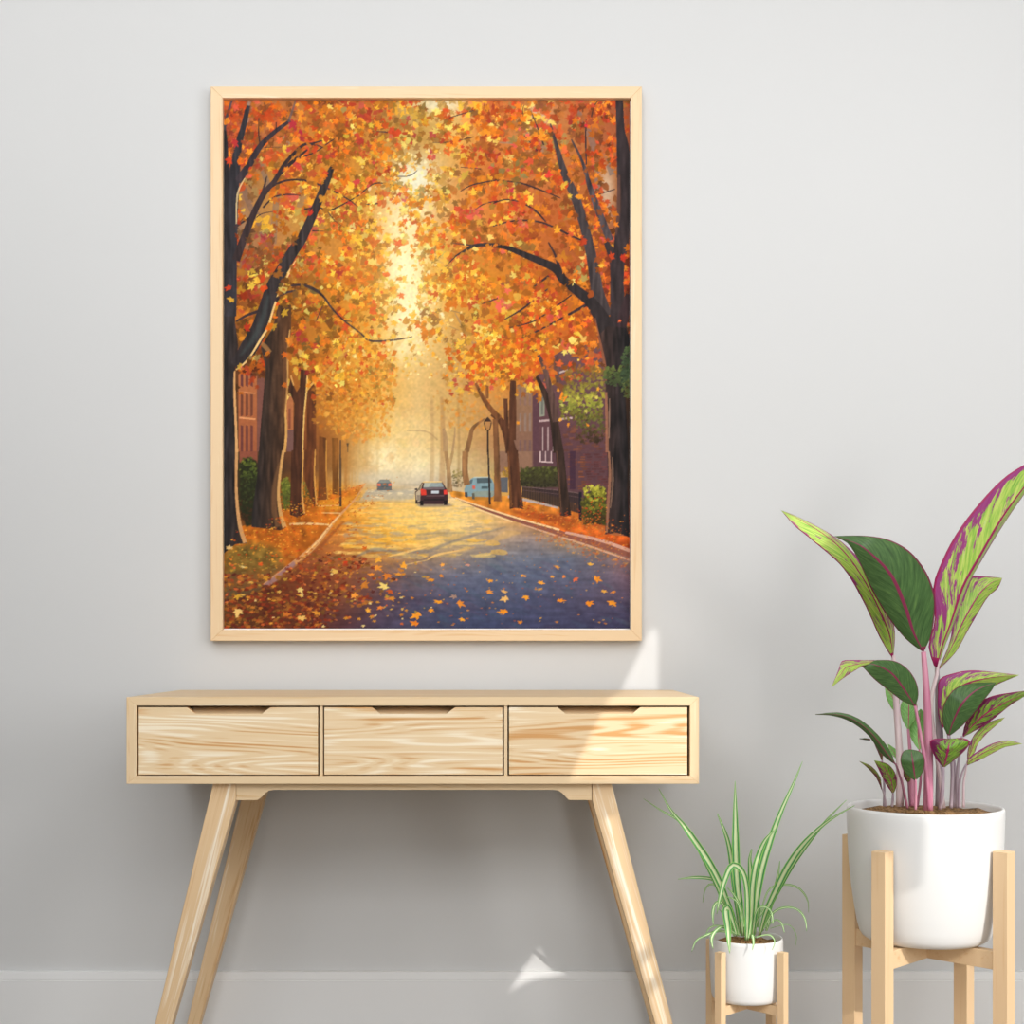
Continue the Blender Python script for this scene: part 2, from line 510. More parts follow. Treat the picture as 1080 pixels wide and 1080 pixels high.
def make_painting(S):
    cv = Canvas(235, 103, 665, 664, S)
    g = cv.rng
    K1 = 5.772
    def tile(x0, y0, k):
        return lambda *p: [(x0 + a / k, y0 + b / k) for a, b in p]
    A, B, C = tile(235, 103, K1), tile(380, 103, K1), tile(520, 103, K1)
    D, E, F = tile(235, 290, K1), tile(380, 290, K1), tile(520, 290, K1)
    G, H, K = tile(235, 477, 5.023), tile(450, 477, 5.023), tile(380, 470, 6.0)

    def W(*w):
        return [v / K1 for v in w]

    # ---- under-painting: a grid of local colours
    gx = [240, 280, 320, 360, 400, 440, 480, 520, 560, 600, 640, 662]
    rows = [
        (108, 'b5502f b5703f b06a35 b8572a b07030 c8a860 d8b070 c8602c c08050 b86a38 a0582f 9a5030'),
        (150, 'a84830 b06838 c07a30 c87828 b88038 b88840 dca850 c87030 c08048 b87038 a85830 985030'),
        (190, '8a5840 b07838 c88030 c88028 c08838 d8bc80 d09048 c86828 c07038 b86830 a05828 905028'),
        (230, '907060 b88040 c08838 c88030 d89a48 dcb878 d89048 d07830 c06028 b05c28 a06038 804828'),
        (270, '806048 b07040 b87838 c88030 d88c34 e4bc60 cc8632 c87828 c06828 a85828 984820 803820'),
        (310, '904820 a06020 b07020 c87820 d89430 e8c068 d08a2c d08020 c87020 b06020 a05020 803018'),
        (350, '7a4c1c 905818 b06820 d08828 dc9c38 e8c070 cc984c d08828 d07020 c06020 904818 502c18'),
        (390, '603820 704018 b06820 d89030 e4a440 dcb068 c69858 d88830 d87820 c07028 805030 402818'),
        (430, '603c28 80502c 985828 c88028 dca040 dab270 c89c58 c08848 b07038 8c5838 705030 382418'),
        (470, '503420 604028 784020 a86828 dca850 e4c484 caa468 b08050 a07048 806048 583838 302018'),
        (495, '383018 403020 603820 a06828 d8ac68 eedcb0 d0b888 b89868 987048 605038 503038 302018'),
        (512, '302818 483018 a06020 d08828 c8a878 c4b49c c0ac90 d0a050 b88038 605038 503038 302018'),
        (535, '302818 804018 d07818 d88820 e4a850 e8b860 e4c080 d0a060 c88838 b87028 a04a20 402018'),
        (552, '503820 a85018 d07018 d08028 e8a030 f2bc58 ecc478 d4ac70 c08850 c46820 b04818 802c10'),
        (570, '6a6030 b06020 b86820 c07838 e09c30 f0bc58 d4b070 a89078 8c7c78 a08060 b07840 a06048'),
        (590, '70642c 806028 8a4828 a06030 b07840 a88460 8c7c74 707078 666a78 646878 746468 886058'),
        (610, '6a5828 704420 7a3c20 884828 745450 6c6064 64667a 5c6278 585e74 5a5c70 625868 6c5460'),
        (632, '604020 603018 6a3420 70402c 584048 50485c 4c5068 4a5068 4a4e68 4c4a62 52485c 50445a'),
        (664, '503018 5c3018 603020 503038 483e54 444660 3e4462 3c4260 3e405e 3c3c58 3a3a58 383854')]
    gy = np.array([r[0] for r in rows], float)
    grid = np.array([[hx(c) for c in r[1].split()] for r in rows])
    yy = np.clip(cv.y0 + (np.arange(cv.h) + .5) / S, gy[0], gy[-1])
    xx = np.clip(cv.x0 + (np.arange(cv.w) + .5) / S, gx[0], gx[-1])
    tmp = np.array([[np.interp(yy, gy, grid[:, j, k]) for k in range(3)] for j in range(len(gx))])   # col, chan, y
    base = np.array([[np.interp(xx, gx, tmp[:, k, i]) for k in range(3)] for i in range(cv.h)]).transpose(0, 2, 1)
    cv.a[:] = base

    def local(x, y):
        i = min(max(int((y - cv.y0) * S), 0), cv.h - 1)
        j = min(max(int((x - cv.x0) * S), 0), cv.w - 1)
        return base[i, j]

    cream = hx('fff4cc')
    for x, y, rx, ry, al in ((436, 190, 26, 22, .75), (424, 235, 24, 30, .6), (425, 285, 22, 34, .95), (430, 330, 22, 30, .85),
                             (424, 365, 20, 24, .5), (405, 486, 22, 20, .75), (412, 450, 26, 30, .25), (462, 112, 26, 9, .6),
                             (640, 200, 9, 28, .5), (568, 125, 12, 12, .45), (548, 240, 14, 10, .25)):
        cv.glow(x, y, rx, ry, cream if y > 205 and x < 500 else hx('e8ecdc'), al)
    # hazy far foliage: wide soft dabs
    for _ in range(700):
        x, y = g.uniform(375, 560), g.uniform(340, 500)
        c = local(x, y) * g.uniform(.9, 1.1) + g.normal(0, .02, 3)
        cv.leaf(x, y, g.uniform(3, 9), np.clip(c, 0, 1), .22, kind=1)

    # ---- buildings
    cv.poly(D((90, 560), (205, 620), (205, 1080), (90, 1080)), hx('b46a3c'), col2=hx('a05a38'))
    cv.poly(G((85, 0), (180, 0), (180, 60), (85, 60)), hx('8a4c38'))
    for x in (103, 133, 163):
        cv.poly(D((x, 600), (x + 17, 606), (x + 17, 690), (x, 680)), hx('6a3a34'))
        cv.poly(D((x, 730), (x + 17, 735), (x + 17, 860), (x, 870)), hx('72402f'))
        cv.poly(D((x, 920), (x + 17, 925), (x + 17, 1080), (x, 1080)), hx('6e3c34'))
    cv.poly(D((95, 868), (195, 880), (195, 890), (95, 880)), hx('dc9460'))
    cv.poly(D((95, 712), (195, 725), (195, 733), (95, 722)), hx('c88050'))
    cv.poly(D((205, 620), (250, 640), (250, 1080), (205, 1080)), hx('7a4c40'))
    cv.poly(D((385, 700), (425, 760), (425, 950), (385, 950)), hx('b06a40'))
    cv.poly(D((385, 950), (430, 950), (430, 1080), (385, 1080)), hx('745048'))
    cv.poly(D((395, 820), (410, 820), (410, 940), (395, 940)), hx('864a34'))
    # right-hand terrace
    cv.poly(F((120, 1080), (120, 690), (240, 640), (300, 540), (420, 470), (700, 400), (700, 1080)), hx('6a4848'), col2=hx('5a3a3e'))
    cv.poly(F((95, 1080), (130, 690), (245, 640), (245, 1080)), hx('96704e'), col2=hx('7c5848'), soft=1)
    for x in (160, 190, 218):
        cv.poly(F((x, 700), (x + 14, 690), (x + 14, 800), (x, 800)), hx('84645a'), .8)
        cv.poly(F((x, 850), (x + 14, 848), (x + 14, 960), (x, 960)), hx('8a7468'), .8)
        cv.poly(F((x, 1010), (x + 14, 1010), (x + 14, 1080), (x, 1080)), hx('6e5450'), .8)
    cv.poly(F((242, 640), (280, 600), (280, 1080), (242, 1080)), hx('5a3a40'))
    cv.poly(F((285, 720), (315, 700), (315, 865), (285, 870)), hx('8a8a78'))
    cv.poly(F((292, 735), (308, 725), (308, 855), (292, 858)), hx('6a6a60'))
    cv.poly(F((280, 890), (485, 870), (485, 882), (280, 903)), hx('b89c98'))
    cv.poly(F((400, 598), (455, 578), (455, 590), (400, 610)), hx('c0a8a0'))
    cv.poly(F((410, 770), (470, 765), (470, 775), (410, 782)), hx('a88c80'))
    for x in (300, 332, 362):
        cv.poly(F((x, 930), (x + 8, 930), (x + 8, 1080), (x, 1080)), hx('b09894'))
    for i in range(60):
        x, y = g.uniform(425, 690), g.uniform(920, 1080)
        cv.poly(F((x, y), (x + 30, y - 3), (x + 30, y + 8), (x, y + 11)), hx('7a4630') * g.uniform(.7, 1.15), .55)
    cv.poly(H((380, 0), (565, 0), (565, 110), (380, 110)), hx('8a6650'))
    cv.poly(H((562, 0), (960, 0), (955, 330), (562, 200)), hx('583a3e'), soft=1)
    for i in range(130):
        x, y = g.uniform(740, 950), g.uniform(0, 200)
        if 775 < x < 800:
            continue
        y = round(y / 13) * 13
        cv.poly(H((x, y), (x + 26, y), (x + 26, y + 8), (x, y + 8)), (hx('83482c') if x < 830 else hx('633634')) * g.uniform(.75, 1.15), .7)
    cv.poly(H((758, 0), (790, 0), (790, 200), (758, 200)), hx('3c2434'), .8)
    cv.poly(H((600, 0), (665, 0), (665, 58), (600, 52)), hx('5e4448'))
    for x in (600, 628, 658):
        cv.poly(H((x, 0), (x + 6, 0), (x + 6, 56), (x, 54)), hx('c8aca8'))
    cv.poly(H((595, 50), (670, 55), (670, 62), (595, 57)), hx('c8aca8'))

    # ---- haze over the far end of the street
    for x0, w, c, al in ((385, 5, 'b88848', .35), (397, 4, 'c09858', .3), (455, 5, 'b08858', .45), (466, 7, 'a87848', .5), (483, 3, '98784c', .5)):
        cv.stroke([(x0, 515), (x0 + 1, 470), (x0, 420)], [w, w * .8, w * .5], hx(c), al, soft=1)

    # ---- ground: left walk, verge and road
    cv.poly(G((80, 400), (350, 330), (480, 260), (610, 215), (760, 165), (690, 270), (600, 360), (480, 500), (300, 650), (200, 720), (0, 720), (0, 500)),
            hx('c86c18'), col2=hx('a85818'), grain=cv.blot, gamp=.10)
    cv.poly(G((0, 520), (80, 490), (180, 480), (290, 520), (330, 590), (230, 640), (0, 660)), hx('7c6c2c'), .8, col2=hx('604c24'), grain=cv.blot, gamp=.1, soft=5)
    for _ in range(170):
        (x, y), = G((g.uniform(0, 310), g.uniform(495, 640)))
        cv.leaf(x, y, g.uniform(1, 3), hx(('8c7c34', '746428', '9c8c40', '845024', 'b07030', '585020')[g.integers(6)]), .55, flat=.5, kind=1)
    cv.poly(G((0, 640), (210, 640), (330, 590), (300, 660), (200, 730), (0, 800)), hx('5c4c34'), .6, soft=3)
    cv.poly(G((500, 265), (690, 235), (740, 200), (650, 290), (600, 320), (500, 300)), hx('dc9024'), .8, soft=2)
    road = G((755, 170), (1080, 170)) + H((130, 240), (300, 310), (460, 370), (700, 440), (870, 500), (1080, 570), (1080, 939)) + \
        G((0, 939), (0, 900), (220, 720), (330, 640), (480, 510), (600, 380), (690, 275))
    sub = cv.a.copy()
    cv.poly(road, hx('808080'))
    mask = np.abs(cv.a - sub).sum(2) > 1e-6
    cv.a[mask] = base[mask]
    cv.a[mask] *= (1 + .035 * cv.grain_h + .03 * cv.blot)[mask][:, None]
    cv.glow(395, 505, 40, 9, hx('c4c0b4'), .6)
    # far road, grey in the shade of the mist
    cv.poly(G((760, 205), (1020, 200), (1010, 262), (720, 262)), hx('a8a49c'), .75, soft=2)
    for _ in range(30):
        x, y = g.uniform(390, 445), g.uniform(517, 527)
        cv.leaf(x, y, g.uniform(2, 6), hx('f0dcae'), .45, flat=.25, kind=1)
    # bands of low sunlight on the tarmac
    for _ in range(420):
        y = 527 + (g.random() ** 1.2) * 62
        f = (y - 527) / 60
        x = g.uniform(372 - 20 * f, 505 + 25 * f)
        lit = g.random() < .74 - .25 * f
        c = (hx('f8d070') if g.random() < .6 else hx('f4b840')) if lit else hx('b0987c') * (1 - .25 * f) + hx('585a70') * .22 * f
        r = g.uniform(4, 15) * (.5 + f)
        cv.leaf(x, y, r, np.clip(c * g.uniform(.96, 1.04), 0, 1), .45, flat=.2, kind=1)
    cv.glow(425, 545, 42, 17, hx('fad47c'), .5)
    cv.glow(480, 548, 30, 12, hx('f6d890'), .35)
    for p, w in ((H((-120, 545), (0, 530), (100, 490), (230, 450), (420, 400)), 4), (G((700, 560), (800, 520), (950, 535), (1080, 520)), 4),
                 (H((-60, 440), (80, 432), (200, 430)), 3), (G((980, 400), (1080, 385)), 2)):
        cv.stroke(p, [1, w, w * .6, 1], hx('6c6c74'), .55, soft=1)
    for p in (H((0, 575), (60, 545), (200, 520)), G((880, 555), (980, 530), (1080, 505)), G((960, 600), (1080, 575))):
        cv.stroke(p, [1, 2.6, 1], hx('f0c070'), .8)
    for p, w in ((H((300, 500), (420, 440), (500, 430)), 8), (H((120, 545), (200, 520), (260, 505)), 4)):
        cv.stroke(p, [1, w, 1], hx('dcae68'), .55, soft=1)
    # cool streaks on the near road
    for _ in range(130):
        x, y = g.uniform(390, 660), g.uniform(588, 662)
        c = [hx('4c5c78'), hx('3c4260'), hx('6c5c6c'), hx('40606c'), hx('584058')][g.integers(5)]
        L = g.uniform(8, 26)
        cv.stroke([(x, y), (x + L * .5, y + L * .22), (x + L, y + L * .5)], [1, g.uniform(2, 6), 1], c, .22, soft=1)
    # right verge, kerb
    cv.poly(H((115, 205), (190, 215), (290, 240), (430, 236), (560, 262), (720, 300), (960, 440), (1080, 450), (1080, 530), (880, 470), (730, 430), (500, 360), (300, 300), (130, 240)),
            hx('d89030'), col2=hx('b84416'), grain=cv.blot, gamp=.12)
    cv.poly(H((430, 232), (560, 258), (700, 292), (700, 304), (560, 272), (430, 246)), hx('b0a098'))
    cv.poly(H((440, 310), (560, 320), (720, 340), (800, 370), (700, 380), (520, 350)), hx('8c3c18'), .7, soft=2)
    cv.poly(H((130, 240), (300, 296), (500, 356), (730, 425), (900, 462), (1080, 530), (1080, 560), (880, 500), (720, 450), (480, 375), (300, 312)), hx('8c5444'))
    cv.stroke(H((150, 245), (300, 296), (500, 358), (705, 415)), [1.5, 1.6, 1.8, 2.0], hx('f0c890'))
    cv.stroke(H((735, 428), (860, 455), (960, 482), (1080, 525)), [2.5, 3.2, 3.4, 3.6], hx('cf9c86'))
    cv.stroke(H((250, 300), (350, 335), (455, 373)), [1, 1.6, 1.2], hx('f0cc98'), .9)
    cv.stroke(H((500, 385), (640, 430), (830, 490), (1080, 575)), [1.2, 1.8, 2, 2], hx('d8a888'), .8)
    # left kerb
    cv.stroke(G((750, 175), (690, 262), (610, 345), (560, 405), (500, 480), (440, 540), (380, 590), (300, 650), (215, 712)),
              [1, 1.6, 2.6, 3.4, 4.6, 5.6, 6.5, 6.5, 5], hx('d0945c'))
    cv.stroke(G((380, 590), (300, 655), (215, 715)), [5, 6, 4], hx('8c6870'), .8, soft=1)
    cv.stroke(G((620, 335), (560, 400), (500, 475), (440, 535)), [1, 1.6, 1.8, 1], hx('f4cc88'), .8)
    cv.stroke(G((640, 370), (580, 430), (500, 520), (400, 600), (300, 670)), [1, 3, 4, 4, 3], hx('8a4824'), .65, soft=1)
    cv.stroke(G((350, 385), (450, 382), (560, 388)), [2, 2.4, 1.6], hx('eac080'), .9)
    cv.stroke(G((520, 325), (620, 327)), [1, 1.4], hx('f0cc90'), .7)
    cv.stroke(G((500, 290), (620, 285)), [1, 1.2], hx('f0cc90'), .6)

    # ---- hedges and shrubs
    def shrub(f, box, n, r, cols, al=.8):
        for _ in range(n):
            u, v = g.random(), g.random()
            x = box[0] + u * (box[2] - box[0]); y = box[1] + v * (box[3] - box[1])
            if (2 * u - 1) ** 4 + (2 * v - 1) ** 4 > 1:
                continue
            (px, py), = f((x, y))
            i = min(int((v * .8 + g.random() * .35) * len(cols)), len(cols) - 1)
            cv.leaf(px, py, g.uniform(.6, 1.2) * r, hx(cols[i]) * g.uniform(.8, 1.2), al, kind=int(g.random() < .5))
    cv.poly(G((88, 60), (130, 30), (175, 50), (175, 380), (120, 400), (88, 300)), hx('262814'), soft=1)
    shrub(G, (86, 30, 180, 380), 260, 2.4, ['6c7428', '4a5420', '343a1a', '2a2814', '3a2414'])
    cv.poly(G((305, 160), (340, 140), (358, 180), (358, 300), (320, 310)), hx('5a6020'), soft=1)
    shrub(G, (300, 140, 360, 310), 90, 2, ['8a8a30', '6c7028', '4a4c20', '5c3c18'])
    shrub(G, (420, 150, 480, 290), 130, 2, ['7c7830', '6a6028', '544c20', '6a4018'])
    cv.poly(H((498, 95), (560, 85), (690, 80), (700, 190), (500, 190)), hx('3c3820'), soft=1)
    shrub(H, (490, 80, 700, 190), 240, 2.2, ['5c5c2c', '46481f', '383618', '2c2818'])
    shrub(H, (400, 85, 440, 150), 60, 2, ['c08a28', '94702c'])
    shrub(H, (135, 100, 190, 190), 60, 2, ['8c7c40', '6c6038', '5c4c34'], .5)
    cv.poly(H((388, 138), (430, 138), (430, 218), (388, 215)), hx('5c5c60'))
    # railings
    cv.poly(H((505, 185), (640, 195), (700, 205), (810, 220), (815, 330), (700, 295), (560, 255), (505, 240)), hx('352826'), .85)
    for i in range(24):
        x = 510 + i * 13
        cv.stroke(H((x, 190 + i * 1.4), (x, 245 + i * 3.4)), [.5, .5], hx('241c20'), .8)
    cv.stroke(H((505, 187), (700, 206), (812, 222)), [.8, 1], hx('6c5450'))
    cv.stroke(H((505, 205), (700, 226), (812, 244)), [.6, .7], hx('5c4444'))
    cv.stroke(H((815, 215), (815, 370)), [3.2, 3.2], hx('201c24'))
    cv.poly(H((830, 250), (880, 200), (950, 190), (952, 395), (840, 360)), hx('3c3c18'), soft=1)
    shrub(H, (822, 180, 955, 390), 300, 2.6, ['c0b840', 'a09a30', '706c20', '4c4818', '3a2c14'])
    for _ in range(28):
        (x, y), = H((g.uniform(830, 945), g.uniform(230, 350)))
        cv.leaf(x, y, 1.3, hx('c04818'), .9, kind=1)

    # ---- cars
    def P(f, pts, c, al=1.0, **k):
        cv.poly(f(*pts), hx(c), al, ss=4, **k)
    P(K, ((90, 285), (205, 285), (215, 297), (85, 297)), '8c8c88', .6, soft=1)
    P(K, ((104, 242), (112, 236), (122, 222), (178, 222), (188, 236), (197, 244), (197, 288), (104, 288)), '50565c')
    P(K, ((118, 226), (180, 226), (186, 240), (112, 240)), '747c7c')
    P(K, ((105, 244), (128, 246), (126, 262), (105, 260)), 'e0604c')
    P(K, ((175, 246), (196, 244), (196, 260), (177, 262)), 'e0604c')
    P(K, ((132, 262), (172, 262), (172, 270), (132, 270)), '40464c')
    P(K, ((350, 372), (560, 372), (590, 388), (380, 396)), '766c68', .75, soft=1)
    P(K, ((346, 296), (362, 286), (386, 240), (398, 234), (516, 234), (534, 262), (552, 290), (553, 368), (520, 376), (386, 376), (348, 366)), '3a2428')
    P(K, ((350, 302), (364, 290), (386, 244), (394, 246), (382, 284), (379, 318), (378, 358), (354, 362)), 'b8a488')
    P(K, ((356, 318), (376, 318), (376, 352), (358, 354)), '8c7c6c')
    P(K, ((362, 286), (384, 246), (390, 248), (376, 288)), '7c7058')
    P(K, ((388, 240), (400, 231), (512, 231), (518, 239)), 'f2cc84')
    P(K, ((404, 241), (514, 239), (528, 268), (398, 270)), '8c9898')
    P(K, ((404, 241), (450, 240), (430, 269), (398, 270)), 'b0b4a8')
    P(K, ((398, 270), (528, 268), (536, 282), (392, 284)), '6a5c60')
    P(K, ((378, 284), (388, 278), (414, 286), (418, 318), (384, 320)), 'd03428')
    P(K, ((526, 286), (548, 284), (553, 312), (528, 316)), 'd83830')
    P(K, ((448, 290), (496, 290), (496, 308), (448, 308)), 'c4ccd4')
    P(K, ((416, 320), (530, 318), (530, 326), (416, 328)), '5c4448')
    P(K, ((400, 342), (530, 340), (530, 352), (400, 354)), '241a1e')
    P(K, ((376, 352), (398, 352), (398, 384), (378, 384)), '1c1618')
    P(K, ((526, 352), (551, 350), (551, 380), (528, 382)), '1c1618')
    P(K, ((347, 346), (361, 350), (362, 375), (348, 372)), '2c2420')
    P(K, ((343, 276), (360, 274), (362, 288), (346, 288)), '3a3030')
    P(K, ((655, 322), (860, 310), (850, 345), (700, 350)), 'a06c28', .7, soft=1)
    P(K, ((658, 280), (672, 250), (700, 215), (722, 203), (820, 204), (836, 222), (850, 256), (850, 306), (838, 330), (712, 328), (662, 326)), '7e989e')
    P(K, ((712, 296), (850, 290), (848, 322), (714, 326)), '8a9488')
    P(K, ((736, 210), (822, 208), (834, 240), (738, 243)), '4c585c')
    P(K, ((676, 250), (700, 220), (714, 218), (706, 246)), '546468')
    P(K, ((708, 258), (726, 258), (726, 280), (710, 280)), 'd4604c')
    P(K, ((766, 262), (808, 262), (808, 278), (766, 278)), '48585c')
    P(K, ((660, 300), (678, 300), (680, 332), (662, 330)), '3c3c3c')
    P(K, ((706, 306), (722, 306), (724, 346), (708, 344)), '5c584c')
    P(K, ((716, 204), (822, 202), (822, 207), (716, 209)), 'c8ccb8')

    # ---- faint trunks high in the canopy
    for p, w, c, al in (
        (A((335, 1080), (280, 920), (225, 790), (150, 630), (100, 520)), W(62, 60, 58, 44, 30), '80604e', .75),
        (A((300, 900), (322, 640), (345, 540)), W(46, 36, 28), '8a6a54', .7),
        (A((275, 560), (240, 450), (205, 360)), W(36, 34, 24), '80685a', .65),
        (A((392, 340), (385, 260), (388, 170)), W(34, 38, 26), '8c7c70', .7),
        (A((470, 680), (490, 520), (470, 380)), W(50, 46, 30), '8c6c54', .6),
        (A((700, 640), (760, 530)), W(50, 40), 'a08068', .55),
        (A((120, 200), (150, 90), (160, 30)), W(40, 40, 26), '8c8680', .7),
        (C((340, 420), (310, 330), (230, 240), (160, 170)), W(60, 40, 30, 12), '8c7060', .7),
        (C((620, 800), (630, 560), (610, 300), (520, 90)), W(60, 56, 40, 24), '786460', .65),
        (C((330, 110), (320, 20)), W(24, 24), '7c7474', .7),
        (C((730, 480), (690, 370)), W(40, 30), '786860', .7),
        (C((200, 315), (140, 290), (40, 285)), W(22, 14, 8), '8c7c70', .6),
        (E((700, 430), (640, 350), (575, 240)), W(26, 20, 6), '9c7858', .7),
        (E((610, 240), (520, 218)), W(8, 6), '8c6848', .7),
        (E((600, 345), (520, 310)), W(6, 4), '8c6848', .6),
        (E((520, 1080), (515, 990), (505, 940)), W(34, 28, 14), 'a07c58', .7),
        (E((560, 1080), (572, 1000), (575, 930)), W(14, 12, 6), 'a07c58', .7),
        (E((470, 1010), (400, 960), (280, 955)), W(10, 10, 5), 'a88058', .5)):
        cv.stroke(p, w, hx(c), al)

    # ---- canopy foliage, back layer then front layer
    def in_canopy(x, y):
        """How thick the leaves are at a point: 1 in the crowns, 0 in the glow and below them."""
        gap = 0.0
        for gx_, gy_, rx, ry in ((437, 186, 20, 20), (415, 240, 16, 22), (424, 275, 22, 22), (432, 315, 18, 30), (428, 350, 22, 24),
                                 (474, 340, 20, 20), (402, 225, 14, 12), (643, 195, 7, 26), (452, 112, 12, 6)):
            gap = max(gap, math.exp(-(((x - gx_) / rx) ** 2 + ((y - gy_) / ry) ** 2) * 1.1))
        if x < 330:
            low = 398 if x < 300 else 405
        elif x < 415:
            low = 405 + (x - 330) * .5 if y > 390 else 500
        elif x < 470:
            low = 360
        elif x < 585:
            low = 408
        elif x < 632:
            low = 398
        else:
            low = 372
        t = 1 / (1 + math.exp((y - low) / 6))
        return max(0, 1 - 1.25 * gap) * t

    def warm(x, y):
        """Pick a leaf colour for a place: red towards the sides and top, yellow towards the light."""
        d = min(1, math.hypot((x - 425) / 200, (y - 330) / 330))
        q = g.random()
        left_dark = 1 if (x < 330 and y > 230) else 0
        if q < .40:
            c = local(x, y) * g.uniform(.68, 1.04) * (1, .94, .8)
        elif q < .40 + .30 * (1.05 - d):
            c = hx(('f6c040', 'f0b030', 'f8d468')[g.integers(3)])
        elif q < .78 - .10 * d:
            c = hx(('e47c1c', 'd86814', 'ec8c24', 'd0701c')[g.integers(4)])
        elif q < .78 + .13 * d + .05:
            c = hx(('d0501c', 'c4441a', 'd8602c', 'c04028')[g.integers(4)]) if d > .28 else hx('e07020')
        elif q < .97:
            c = hx(('a0682c', 'b87020', 'a07430', '985820')[g.integers(4)])
        else:
            c = hx(('c8403c', 'd85848', '9c8448')[g.integers(3)]) if d > .4 else hx('f8dc80')
        if left_dark and g.random() < .45:
            c = c * .82
        return np.clip(c * g.uniform(.9, 1.08), 0, 1)

    def foliage(n, r0, r1, al, cond=None):
        for _ in range(n // 7):                            # clumps of like-coloured leaves
            cx, cy = g.uniform(233, 667), g.uniform(101, 425)
            cc = warm(cx, cy)
            sp = g.uniform(4, 11)
            for _ in range(g.integers(4, 11)):
                x, y = cx + g.normal(0, sp), cy + g.normal(0, sp * .8)
                if g.random() > in_canopy(x, y) or (cond and not cond(x, y)):
                    continue
                far = 1 - .35 * (abs(x - 425) < 60) * (y > 340)
                c = cc if g.random() < .7 else warm(x, y)
                cv.leaf(x, y, g.uniform(r0, r1) * far, np.clip(c * g.uniform(.84, 1.08) + g.normal(0, .015, 3), 0, 1), al, kind=int(g.random() < .25))
    foliage(6500, 3.4, 8.2, .78)
    # ---- trunks and limbs
    bark, brown = hx('342c30'), hx('5a361c')
    def limb(p, w, c=bark, al=1.0, hi=None, side=1, hw=.18):
        cv.stroke(p, w, c, al, grain=cv.grain_v, gamp=.10)
        if hi is not None:
            q = np.asarray(p, float)
            d = np.gradient(q, axis=0)
            n = np.stack([-d[:, 1], d[:, 0]], 1) / (np.linalg.norm(d, axis=1, keepdims=True) + 1e-9)
            ww = np.interp(np.linspace(0, 1, len(q)), np.linspace(0, 1, len(w)), w)
            cv.stroke(q + side * n * (ww * (.5 - hw / 2))[:, None], [v * hw for v in w], hi, .85)
    # far trunks of the left row
    for x, w, y1, c in ((652, 18, 215, 'a86c2c'), (668, 10, 205, 'b47c38'), (684, 8, 195, 'bc8844'), (700, 6, 190, 'c49450'), (716, 5, 185, 'cca060')):
        cv.stroke(G((x, -60), (x - 2, 80), (x - 4, y1)), [w / 5 * .7, w / 5 * .9, w / 5], hx(c), .75, soft=1)
    cv.poly(G((575, -70), (608, -70), (612, 230), (578, 226)), hx('7c4818'), grain=cv.grain_v, gamp=.08)
    cv.poly(G((508, -80), (546, -70), (548, 100), (556, 255), (500, 258), (505, 100)), hx('6c3c18'), grain=cv.grain_v, gamp=.08)
    cv.stroke(G((546, -60), (546, 100), (553, 250)), [1, 1.4, 1.6], hx('c88838'), .9)
    cv.poly(D((508, 1080), (508, 720), (540, 650), (562, 690), (566, 1080)), hx('5f3218'), grain=cv.grain_v, gamp=.08)
    cv.poly(G((430, -10), (490, -10), (486, 140), (500, 288), (478, 290), (430, 150)), hx('5f3218'), grain=cv.grain_v, gamp=.08)
    cv.stroke(G((487, -10), (483, 130), (494, 285)), [1.2, 1.6, 2], hx('dc9c48'), .9)
    cv.stroke(D((565, 740), (610, 730), (680, 770)), [1.2, 1.6, .6], hx('7a4838'), .8)
    # misty orange crowns further down the avenue
    for _ in range(1100):
        x, y = g.uniform(335, 425), g.uniform(380, 480)
        if y > 470 - abs(x - 372) * .25 or x > 418 - (y - 400) * .12 or (x < 372 and y > 441 + (x - 335) * .9):
            continue
        c = (hx('e09830'), hx('d88420'), hx('ecac48'), hx('cc7c28'), hx('d8701c'))[g.integers(5)]
        cv.leaf(x, y, g.uniform(1.6, 4), c * g.uniform(.9, 1.08), .5, kind=1)
    for _ in range(420):
        x, y = g.uniform(455, 530), g.uniform(395, 455)
        if g.random() > (x - 445) / 90:
            continue
        c = (hx('d08c38'), hx('d87c28'), hx('c88840'), hx('e09430'))[g.integers(4)]
        cv.leaf(x, y, g.uniform(1.6, 3.8), c * g.uniform(.9, 1.05), .45, kind=1)

    cv.poly(D((424, 1085), (432, 790), (395, 700), (408, 640), (446, 720), (464, 690), (470, 580), (512, 590), (506, 720), (490, 900), (485, 1085)), hx('4a2a1a'), grain=cv.grain_v, gamp=.1)
    cv.poly(G((360, -5), (352, 335), (392, 350), (434, 332), (416, 240), (424, -5)), hx('4a2a1a'), grain=cv.grain_v, gamp=.1)
    cv.stroke(D((512, 595), (506, 715), (492, 860), (482, 1085)), [1.2, 1.8, 1.6, 1.6], hx('e8b868'), .95)
    cv.stroke(G((424, -5), (418, 150), (418, 240), (430, 330)), [1.6, 1.6, 1.8, 2], hx('d89c50'), .95)
    cv.stroke(D((505, 715), (550, 660), (610, 620)), [1.6, 2.4, 1.6], hx('dca44c'), .95)
    cv.stroke(D((410, 620), (428, 680)), [1.6, 1.4], hx('d8a058'), .9)
    cv.stroke(D((610, 620), (690, 540), (740, 480), (762, 430)), [2, 4.5, 4, 3], hx('cc9440'), .6)
    cv.stroke(D((580, 640), (650, 690), (750, 785)), [1.2, 1.6, .6], hx('dca850'), .8)
    cv.stroke(D((630, 610), (700, 660), (800, 690)), [1, 1.2, .5], hx('dca850'), .7)
    for _ in range(260):
        x, y = g.uniform(330, 376), g.uniform(405, 462)
        if y > 452 + g.normal(0, 5) - abs(x - 360) * .2:
            continue
        c = (hx('d88c2c'), hx('c87820'), hx('e0a040'), hx('b8702c'), hx('d07020'))[g.integers(5)]
        cv.leaf(x, y, g.uniform(1.8, 4), c * g.uniform(.85, 1.05), .6, kind=int(g.random() < .6))
